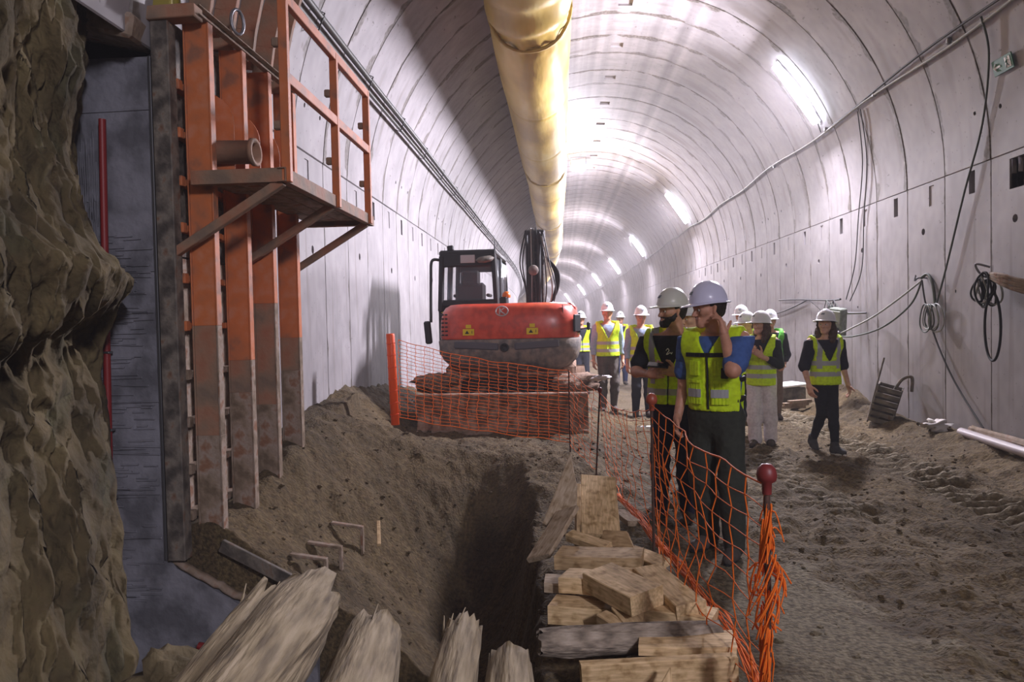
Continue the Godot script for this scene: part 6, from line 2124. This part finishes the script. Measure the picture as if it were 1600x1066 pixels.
# ---------- orange fence ----------
func fence():
	var net_m := mat(Color(0.94, 0.47, 0.17), 0.6)
	net_m.metallic_specular = 0.25
	net_m.backlight_enabled = true
	net_m.backlight = Color(0.5, 0.2, 0.06)
	var rust := textured(Color(1, 1, 1), 0.8, M.fine, Vector3(4, 4, 4))
	rust.albedo_color = Color(0.34, 0.24, 0.2)
	var cap_m := mat(Color(0.47, 0.17, 0.17), 0.45)
	var cap_m2 := mat(Color(0.62, 0.3, 0.22), 0.4)
	# posts: x, base, top, depth
	var A := [-1.95, 0.42, 1.5, 8.15]; var Bp := [0.09, 0.12, 1.09, 7.4]; var C := [0.36, 0.1, 0.95, 6.5]; var Dp := [0.555, 0.08, 1.09, 4.35]; var E := [0.69, 0.02, 1.05, 2.42]
	# roll of mesh that serves as the end post
	var po := thing("orange_tube_post", "orange plastic tube post at the left end of the net fence", "post", Transform3D(Basis.from_euler(Vector3(0, 0, 0.03)), V(A[0], A[1], A[3])))
	var st := mb()
	lathe(st, [[0.0, 0.0], [0.05, 0.0], [0.05, 1.06], [0.044, 1.075], [0.03, 1.075], [0.03, 0.9], [0.0, 0.9]], 18)
	obj("tube", st, mat(Color(0.92, 0.33, 0.1), 0.45), po)
	for i in 7:
		st = mb()
		var rg := []
		for k in 17: rg.append(Vector3(cos(TAU * k / 16.0) * 0.051, 0.12 + 0.14 * i + 0.01 * sin(k), sin(TAU * k / 16.0) * 0.051))
		tube(st, rg, 0.004, 5, false)
		obj("rib_ring", st, mat(Color(0.85, 0.28, 0.08), 0.5), po)
	# steel stakes with caps
	var SK := [[Bp, 0.008, null, 0.0, "thin steel stake of the net fence in front of the dozer blade"], [C, 0.008, cap_m, 0.022, "leaning steel stake with small red cap beside the dozer blade"], [Dp, 0.009, cap_m2, 0.036, "steel stake with brownish red cap in front of the bearded man"], [E, 0.011, cap_m, 0.034, "nearest steel stake, with round dark red cap and tattered net"]]
	for q in SK:
		var p = q[0]
		var s := thing("fence_stake", q[4], "stake", Transform3D(), "stakes of the net fence")
		st = mb()
		var lean := -0.06 if q[1] < 0.009 and q[2] != null else 0.0
		var foot := ground_shape(p[0] + lean, p[3]) - 0.1
		tube(st, [V(p[0] + lean, foot, p[3]), V(p[0], p[2], p[3])], q[1], 8)
		obj("rod", st, rust, s)
		if q[2]:
			st = mb()
			var r: float = q[3]
			lathe(st, [[r * 0.45, -0.05], [r * 0.5, -0.012], [r * 0.9, -0.004], [r, r * 0.45], [r * 0.86, r * 1.1], [r * 0.5, r * 1.5], [0.0, r * 1.62]], 18, Transform3D(Basis(), V(p[0], p[2], p[3])))
			obj("safety_cap", st, q[2], s)
	# the net, panel by panel: each from one post to the next, top and bottom edge, bulge, cell length
	var net := thing("safety_net", "orange plastic mesh net strung along the fence stakes", "net", Transform3D())
	var low := func(x: float, d: float) -> float: return h_at(x, d) + 0.02
	net_panel(net, net_m, V(A[0] + 0.06, 1.41, A[3]), V(A[0] + 0.06, 0.5, A[3]), V(Bp[0], Bp[2] - 0.01, Bp[3]), V(Bp[0], 0.32, Bp[3]), 18, 21, 0.05, 0.1, 0.0026, 1)
	net_panel(net, net_m, V(Bp[0], Bp[2] - 0.01, Bp[3]), V(Bp[0], 0.3, Bp[3]), V(C[0], C[2] - 0.02, C[3]), V(C[0] - 0.04, 0.22, C[3]), 5, 15, 0.02, 0.05, 0.002, 2)
	net_panel(net, net_m, V(C[0], C[2] - 0.02, C[3]), V(C[0] + 0.05, 0.2, C[3]), V(Dp[0] - 0.01, Dp[2] - 0.04, Dp[3]), V(Dp[0] + 0.1, 0.17, Dp[3]), 9, 12, 0.08, 0.06, 0.002, 3)
	net_panel(net, net_m, V(Dp[0], Dp[2] - 0.02, Dp[3]), V(Dp[0] + 0.03, 0.19, Dp[3]), V(E[0] - 0.01, E[2] - 0.02, E[3]), V(E[0] + 0.02, 0.2, E[3]), 11, 11, 0.03, 0.14, 0.0026, 4)
	# gathered selvedge lying along the ground
	st = mb()
	var r := RandomNumberGenerator.new()
	r.seed = 9
	var line := [[0.45, 5.7], [0.56, 5.1], [0.62, 4.5], [0.69, 4.05], [0.72, 3.6], [0.735, 3.2], [0.735, 2.85], [0.72, 2.45]]
	for k in 16:
		var pts := []
		for q in line:
			var x: float = q[0] + r.randf_range(-0.028, 0.028) - 0.02
			var d: float = q[1]
			pts.append(V(x, maxf(h_at(x, d), 0.14) + r.randf_range(0.005, 0.05) + (0.12 if d < 3.5 else 0.03) * r.randf(), d))
		tube(st, curve(pts, 5), r.randf_range(0.0025, 0.0045), 4)
	var gs := obj("gathered_edge", st, net_m, net)
	gs.set_meta("kind", "stuff")
	# tatters wound round the nearest stake
	st = mb()
	for k in 130:
		var y := r.randf_range(0.14, 0.98)
		var w := 0.012 + 0.042 * exp(-pow((y - 0.74) / 0.09, 2.0)) + 0.012 * r.randf()
		var a := r.randf() * TAU
		var pts := []
		for i in 5:
			var f := i / 4.0
			pts.append(V(E[0] - 0.02 * (1.0 - y), 0, E[3]) + Vector3(cos(a + f * 1.8) * w * (0.6 + f * 0.5), y - 0.12 * f + 0.03 * sin(f * 3 + a), sin(a + f * 1.8) * w * (0.6 + f * 0.5)))
		tube(st, curve(pts, 3), r.randf_range(0.002, 0.004), 4)
	for k in 16:
		var y := r.randf_range(0.45, 0.98)
		var a := r.randf() * TAU
		var l := r.randf_range(0.03, 0.09)
		tube(st, curve([V(E[0], y, E[3]), V(E[0], y + 0.02, E[3]) + Vector3(cos(a) * l * 0.5, 0, sin(a) * l * 0.5), V(E[0], y - r.randf_range(0.0, 0.08), E[3]) + Vector3(cos(a) * l, 0, sin(a) * l)], 4), 0.003, 4)
	var tt := obj("tatters", st, net_m, net)
	tt.set_meta("kind", "stuff")

func net_panel(net: Node3D, m: Material, a1: Vector3, a0: Vector3, b1: Vector3, b0: Vector3, nu: int, nv: int, sag: float, bulge: float, r: float, sd: int):
	var side := (b1 - a1).cross(Vector3.UP).normalized()
	var pt := func(u: float, v: float) -> Vector3:
		var p := a0.lerp(a1, v).lerp(b0.lerp(b1, v), u)
		var mid := sin(PI * u)
		p.y -= sag * mid * v
		p += side * (bulge * mid * (1.0 - v) * (0.6 + 0.6 * nz(u * 3.0, v * 2.0, sd)) + 0.03 * nz(u * 5.0, v * 4.0, sd + 5.0) * sin(PI * clampf(u, 0.0, 1.0)))
		p.y += 0.012 * nz(u * 6.0, v * 5.0, sd + 9.0)
		if v < 0.3: p.y = maxf(p.y, ground_shape(p.x, -p.z) + 0.03 + 0.04 * v)
		return p
	var st := mb()
	for j in nv + 1:
		var pts := []
		for i in nu * 2 + 1: pts.append(pt.call(i / float(nu * 2), j / float(nv)))
		tube(st, pts, r * (1.6 if j == nv or j == 0 else 1.0), 4)
	for i in nu + 1:
		var pts := []
		for j in nv + 1: pts.append(pt.call((i + 0.12 * (j % 2) - 0.06) / float(nu), j / float(nv)))
		tube(st, pts, r * 1.15, 4)
	var o := obj("net_panel", st, m, net)
	o.set_meta("kind", "stuff")

# ---------- things on and beside the walls ----------
func vpt(deg: float, d: float, off: float) -> Vector3:   # a point off mm inside the vault
	var a := deg_to_rad(deg)
	return Vector3(CX + cos(a) * (RAD - off), SPR + sin(a) * (RAD - off), -d) + axis_off(d)

func wall_things():
	var st: SurfaceTool
	# twin pipes along the left haunch
	var lp2 := thing("conduit_pipes", "pair of grey steel pipes running along the left haunch", "pipe", Transform3D())
	for k in 2:
		st = mb()
		var pts := []
		var d := 6.45
		while d < 90.0:
			pts.append(vpt(157.0 + 1.9 * k + 0.1 * sin(d * 0.9), d, 0.09 - 0.01 * k))
			d += 1.5 if d < 40 else 3.0
		tube(st, pts, 0.036 if k == 0 else 0.026, 10)
		obj("pipe", st, M.dull_pipe, lp2)
	for i in 22:
		st = mb()
		var d := 7.06 + 1.86 * i
		tube(st, [vpt(156.3, d, 0.02), vpt(156.3, d, 0.12), vpt(159.6, d, 0.12), vpt(159.6, d, 0.02)], 0.009, 5)
		obj("clamp", st, M.dull_pipe, lp2)
	# cable clipped along the right haunch
	var rc := thing("clipped_cable", "grey cable clipped along the right haunch below the lights", "cable", Transform3D())
	st = mb()
	var pts := []
	var d := 3.0
	while d < 80.0:
		pts.append(vpt(21.7 + 0.45 * sin(d * 1.35) + 0.3 * sin(d * 0.5), d, 0.035))
		d += 0.45 if d < 30 else 2.0
	tube(st, pts, 0.019, 7)
	obj("cable", st, M.cable_pale, rc)
	st = mb()
	pts = []
	d = 3.0
	while d < 12.0:
		pts.append(vpt(22.3 + 0.7 * sin(d * 0.9), d, 0.04))
		d += 0.4
	tube(st, pts, 0.014, 6)
	obj("cable", st, M.cable, rc)
	for q in [8.4, 10.3, 12.1, 14.9, 18.6, 23.0, 27.9]:
		st = mb()
		box(st, Vector3(0.05, 0.07, 0.05), Transform3D(Basis(), vpt(21.9, q, 0.03)), 0.01)
		obj("clip", st, M.steel, rc)
	st = mb()
	tube(st, [vpt(27.0, 12.2, 0.06), vpt(24.5, 12.25, 0.04), vpt(22.0, 12.3, 0.035)], 0.01, 6)
	obj("lamp_lead", st, M.cable, rc)
	# green escape sign
	var a := deg_to_rad(13.4)
	var rad := Vector3(cos(a), sin(a), 0)
	var up := Vector3(-sin(a), cos(a), 0)
	var sx := Transform3D(Basis(Vector3(0, 0, 1), up, -rad), vpt(13.4, 7.7, 0.03))
	var sg := thing("escape_sign", "small green escape sign high on the right haunch", "sign", sx)
	st = mb()
	box(st, Vector3(0.32, 0.16, 0.012), Transform3D(), 0.003)
	obj("panel", st, mat(Color(0.2, 0.42, 0.33), 0.5), sg)
	st = mb()
	bar(st, Vector3(-0.12, 0, 0.008), Vector3(-0.03, 0, 0.008), 0.022, 0.006, 0.001, Vector3.UP)
	bar(st, Vector3(-0.13, 0.0, 0.008), Vector3(-0.09, 0.04, 0.008), 0.02, 0.006, 0.001, Vector3.BACK)
	bar(st, Vector3(-0.13, 0.0, 0.008), Vector3(-0.09, -0.04, 0.008), 0.02, 0.006, 0.001, Vector3.BACK)
	obj("arrow", st, M.white_paint, sg)
	st = mb()
	box(st, Vector3(0.085, 0.11, 0.004), Transform3D(Basis(), Vector3(0.09, 0, 0.008)), 0.001)
	obj("door_symbol", st, M.white_paint, sg)
	st = mb()
	box(st, Vector3(0.022, 0.022, 0.004), Transform3D(Basis(), Vector3(0.085, 0.045, 0.011)), 0.001)
	for b in [[Vector2(0.085, 0.03), Vector2(0.08, -0.01)], [Vector2(0.08, -0.01), Vector2(0.06, -0.05)], [Vector2(0.08, -0.01), Vector2(0.11, -0.045)], [Vector2(0.085, 0.025), Vector2(0.06, 0.0)], [Vector2(0.085, 0.025), Vector2(0.115, 0.01)]]:
		bar(st, Vector3(b[0].x, b[0].y, 0.011), Vector3(b[1].x, b[1].y, 0.011), 0.013, 0.003, 0.0005, Vector3.BACK)
	obj("running_figure", st, mat(Color(0.2, 0.42, 0.33), 0.5), sg)
	# hanging cables
	var W := 4.72
	var C := [
		[[vpt(22, 7.75, 0.05), vpt(16, 7.85, 0.04), vpt(6, 8.2, 0.03), V(W, 3.0, 8.55), V(W, 2.14, 8.95), V(W, 1.68, 9.19)], 0.012, M.cable_green, "green cable hanging from the haunch down to the coil on the wall"],
		[[vpt(21, 10.9, 0.03), vpt(10, 11.2, 0.03), V(W + 0.02, 3.14, 11.5), V(W, 2.4, 11.6), V(W - 0.1, 1.85, 11.7)], 0.008, M.cable, "thin dark cable dropping straight to the junction box, left of two"],
		[[vpt(21, 10.8, 0.03), vpt(10, 11.05, 0.03), V(W + 0.02, 3.1, 11.3), V(W, 2.3, 11.35), V(W - 0.12, 1.82, 11.5)], 0.008, M.cable, "thin dark cable dropping straight to the junction box, right of two"],
		[[V(W, 1.95, 15.5), V(W, 1.93, 14.4), V(W, 1.9, 13.6), V(W - 0.08, 1.86, 12.4), V(W - 0.15, 1.86, 11.8)], 0.016, M.cable, "grey cable running level along the right wall into the junction box"],
		[[V(W, 1.9, 13.8), V(W, 1.78, 14.6), V(W, 1.66, 15.8), V(W, 1.62, 17.5)], 0.014, M.cable, "grey cable drooping away behind the helmets along the right wall"],
		[[V(W, 1.9, 13.7), V(W, 1.7, 13.1), V(W + 0.01, 1.45, 12.6)], 0.006, M.cable, "short thin wire hanging below the level cable"],
		[[V(4.7, 2.03, 9.48), V(4.62, 1.82, 9.9), V(4.5, 1.58, 10.4), V(4.42, 1.4, 11.0), V(4.4, 1.32, 11.35)], 0.013, M.cable_pale, "pale cable from the wall hook to the junction box, upper of two"],
		[[V(4.7, 2.03, 9.48), V(4.66, 1.72, 9.7), V(4.52, 1.42, 10.2), V(4.42, 1.28, 10.9), V(4.38, 1.27, 11.35)], 0.013, M.cable_green, "grey cable from the wall hook to the junction box, lower of two"],
		[[V(4.7, 2.03, 9.48), V(4.7, 1.75, 9.4), V(4.73, 1.35, 9.26), V(4.73, 1.0, 9.0), V(4.73, 0.68, 8.69), V(4.72, 0.3, 8.2)], 0.011, M.cable, "black cable running from the wall hook down to the floor"],
		[[V(4.7, 2.06, 9.5), V(4.74, 2.1, 9.42), V(4.74, 1.98, 9.3), V(4.72, 1.72, 9.2)], 0.02, M.cable_green, "thick green cable between the wall hook and the coil"],
	]
	for q in C:
		st = mb()
		tube(st, curve(q[0], 8), q[1], 7)
		tag(obj("hanging_cable", st, q[2]), q[3], "cable", "cables on the right wall")
	# coil below the hook
	var coil := thing("cable_coil", "loose coil of green cable hanging on the right wall", "coil", Transform3D())
	var r := RandomNumberGenerator.new()
	r.seed = 12
	for k in 6:
		st = mb()
		var lo := []
		var w := r.randf_range(0.1, 0.19); var h := r.randf_range(0.16, 0.25)
		for i in 25:
			var t := TAU * i / 24.0
			lo.append(V(4.69 - 0.012 * k + 0.01 * sin(t * 2), 1.52 - h * 0.6 + h * cos(t) * 0.9 + 0.14, 9.17 + 0.03 * k - 0.05 + w * sin(t)))
		tube(st, lo, 0.009, 6, false)
		obj("loop", st, M.cable_green if k % 2 else M.cable_pale, coil)
	# hook
	var hk := thing("steel_hook", "small steel hook on the right wall that holds the cables", "hook", Transform3D())
	st = mb()
	tube(st, curve([V(4.77, 2.06, 9.5), V(4.66, 2.06, 9.5), V(4.62, 2.03, 9.5), V(4.63, 2.1, 9.5)]), 0.012, 6)
	obj("bent_rod", st, M.steel, hk)
	# hose reel at the right edge
	var ho := thing("hose_bundle", "bundle of dark hose hanging on the right wall at the picture's edge", "hose", Transform3D())
	for k in 9:
		st = mb()
		var lo := []
		var w := r.randf_range(0.07, 0.14); var h := r.randf_range(0.1, 0.2)
		for i in 25:
			var t := TAU * i / 24.0
			lo.append(V(4.64 - 0.015 * k + 0.02 * sin(t * 2 + k), 1.84 + h * cos(t), 7.95 + 0.04 * (k % 4) - 0.1 + w * sin(t)))
		tube(st, lo, 0.011, 6, false)
		obj("loop", st, M.black_rubber if k % 3 else M.cable_pale, ho)
	for k in 7:
		st = mb()
		tube(st, curve([V(4.72, 1.95 + 0.02 * (k % 3), 8.0 - 0.02 * k), V(4.55, 2.0 - 0.04 * (k % 2), 7.75), V(4.56, 1.94 - 0.05 * (k % 3), 7.45), V(4.68, 1.86 - 0.06 * k * 0.4, 7.2)]), 0.02, 7)
		obj("strand", st, M.muddy, ho)
	st = mb()
	var big := []
	for i in 33:
		var t := TAU * i / 32.0
		big.append(V(4.6 + 0.03 * sin(t), 1.44 + 0.36 * cos(t), 7.82 + 0.19 * sin(t)))
	tube(st, big, 0.014, 7, false)
	obj("big_loop", st, M.black_rubber, ho)
	st = mb()
	tube(st, curve([V(4.77, 1.98, 7.98), V(4.6, 1.99, 7.98), V(4.5, 2.12, 7.95), V(4.6, 2.08, 7.86)]), 0.012, 6)
	obj("peg", st, M.steel, ho)
	# junction box on its bracket
	var jb := thing("junction_box", "pale green electrical junction box standing off the right wall", "junction box", Transform3D(Basis.from_euler(Vector3(0.1, deg_to_rad(-60), -0.14)), V(4.42, 1.3, 11.55)))
	st = mb()
	box(st, Vector3(0.24, 0.44, 0.14), Transform3D(Basis(), Vector3(0, 0.2, 0)), 0.015)
	obj("case", st, textured(Color(0.5, 0.53, 0.49), 0.6, M.fine, Vector3(2, 2, 2)), jb)
	st = mb()
	box(st, Vector3(0.2, 0.2, 0.02), Transform3D(Basis(), Vector3(0, 0.28, 0.078)), 0.006)
	obj("door", st, mat(Color(0.56, 0.58, 0.55), 0.5), jb)
	for k in 5:
		st = mb()
		lathe(st, [[0.0, -0.07], [0.032, -0.07], [0.036, 0.0], [0.0, 0.0]], 12, Transform3D(Basis.from_euler(Vector3(-1.2, 0, 0.2 * (k - 2))), Vector3(-0.09 + 0.045 * k, 0.06 + 0.03 * (k % 2), 0.07)))
		obj("socket", st, [M.cable, M.steel, mat(Color(0.45, 0.5, 0.47), 0.5)][k % 3], jb)
	st = mb()
	bar(st, Vector3(0.1, 0.34, -0.05), Vector3(0.35, 0.36, -0.2), 0.03, 0.03)
	obj("bracket", st, M.steel, jb)
	var tw := thing("cable_tangle", "tangle of thin grey wires beside the junction box", "cable", Transform3D())
	for k in 9:
		st = mb()
		var lo := []
		var w := r.randf_range(0.08, 0.16); var h := r.randf_range(0.12, 0.24)
		for i in 21:
			var t := TAU * i / 20.0
			lo.append(V(4.58 - 0.015 * k + 0.02 * sin(t * 2), 1.74 - 0.1 + h * cos(t), 12.0 + 0.05 * (k % 3) + w * sin(t)))
		tube(st, lo, 0.007, 5, false)
		obj("loop", st, M.cable if k % 2 else M.cable_green, tw)
	# crate and tools leaning on the wall
	var cr := thing("metal_crate", "dark slatted metal crate tipped against the right wall", "crate", Transform3D(Basis.from_euler(Vector3(0.1, -0.5, -0.28)), V(4.38, h_at(4.38, 10.0) - 0.02, 10.0)))
	for k in 6:
		st = mb()
		box(st, Vector3(0.3, 0.06, 0.02), Transform3D(Basis(), Vector3(0, 0.06 + 0.09 * k, 0.11)), 0.004)
		obj("slat", st, M.rust_and_shade, cr)
	st = mb()
	box(st, Vector3(0.28, 0.54, 0.03), Transform3D(Basis(), Vector3(0, 0.28, -0.11)), 0.006)
	obj("back_panel", st, M.rust_and_shade, cr)
	for s in [-1, 1]:
		st = mb()
		box(st, Vector3(0.02, 0.56, 0.22), Transform3D(Basis(), Vector3(0.145 * s, 0.28, 0)), 0.005)
		obj("side_panel", st, M.rust_and_shade, cr)
	st = mb()
	tube(st, curve([Vector3(0.05, 0.5, 0), Vector3(0.1, 0.68, 0), Vector3(0.2, 0.74, 0), Vector3(0.25, 0.55, -0.02)]), 0.022, 7)
	obj("bent_pipe", st, M.rust_and_shade, cr)
	st = mb()
	tube(st, [V(4.35, h_at(4.35, 10.3), 10.3), V(4.62, 0.98, 10.38)], 0.013, 6)
	tag(obj("tool_handle", st, M.rust_and_shade), "thin tool handle leaning on the wall above the metal crate", "handle")
	# pipes, rag on the right berm
	st = mb()
	tube(st, [V(4.62, 0.22, 8.45), V(4.5, 0.23, 7.3), V(4.4, 0.24, 6.2)], 0.05, 12)
	tag(obj("plastic_pipe", st, mat(Color(0.66, 0.62, 0.63), 0.4)), "white plastic pipe lying along the foot of the right wall", "pipe")
	tag(put("round_log", log_mesh(2.0, 0.055, 0.05, 390, 0.03), M.muddy, null, frame(V(4.6, 0.25, 6.4), V(4.7, 0.26, 8.35))), "grey pole lying behind the white plastic pipe by the right wall", "pole")
	var rg := put("white_rag", clod(44, 14, 0.9), mat(Color(0.75, 0.73, 0.72), 0.9), null, Transform3D(Basis.from_euler(Vector3(0, 0.6, 0)).scaled(Vector3(0.16, 0.055, 0.1)), V(4.55, 0.24, 8.85)))
	tag(rg, "crumpled white rag at the end of the pipe by the right wall", "rag")
	for q in [[0.52, 9.15, 0.86, "crumpled white paper lying on the crawler behind the blade"], [1.22, 10.4, 0.0, "scrap of white paper on the floor beyond the net"]]:
		var y: float = q[2] if q[2] > 0.0 else h_at(q[0], q[1]) + 0.015
		tag(put("paper_scrap", clod(47, 10, 0.9), mat(Color(0.85, 0.83, 0.83), 0.9), null, Transform3D(Basis().scaled(Vector3(0.09, 0.03, 0.06)), V(q[0], y, q[1]))), q[3], "paper")
	# small heap of site gear behind the walkers
	var bx := thing("equipment_box", "white topped equipment box standing behind the walking pair on the right", "box", Transform3D(Basis.from_euler(Vector3(0, 0.3, 0)), V(3.95, h_at(3.95, 12.6) - 0.01, 12.6)))
	st = mb()
	box(st, Vector3(0.5, 0.36, 0.4), Transform3D(Basis(), Vector3(0, 0.18, 0)), 0.015)
	obj("body", st, M.rust_and_shade, bx)
	st = mb()
	box(st, Vector3(0.54, 0.05, 0.44), Transform3D(Basis.from_euler(Vector3(0, 0, 0.06)), Vector3(0, 0.4, 0)), 0.015)
	obj("lid", st, M.white_paint, bx)
	for k in 3:
		st = mb()
		bar(st, V(3.6 + 0.1 * k, h_at(3.6, 12.0) + 0.04 + 0.04 * k, 12.0), V(4.1 + 0.05 * k, h_at(4.1, 12.1) + 0.05 + 0.05 * k, 12.15), 0.05, 0.09, 0.004)
		tag(obj("timber_batten", st, M.muddy), "muddy batten in front of the equipment box, %s of three" % ["lowest", "middle", "topmost"][k], "batten", "battens by the equipment box")

func haze():
	var e: Environment = get_node("environment").environment
	e.volumetric_fog_enabled = true
	e.volumetric_fog_density = 0.0
	var fv := FogVolume.new()
	fv.name = "dust_haze"
	fv.shape = RenderingServer.FOG_VOLUME_SHAPE_BOX
	fv.size = Vector3(14, 9, 132)
	fv.position = Vector3(-2, 3, -58)
	var fm := FogMaterial.new()
	fm.density = 0.004
	fm.albedo = Color(0.95, 0.93, 0.95)
	fv.material = fm
	add_child(fv)
	tag(fv, "thin pale dust haze hanging in the tunnel", "haze", "", "stuff")
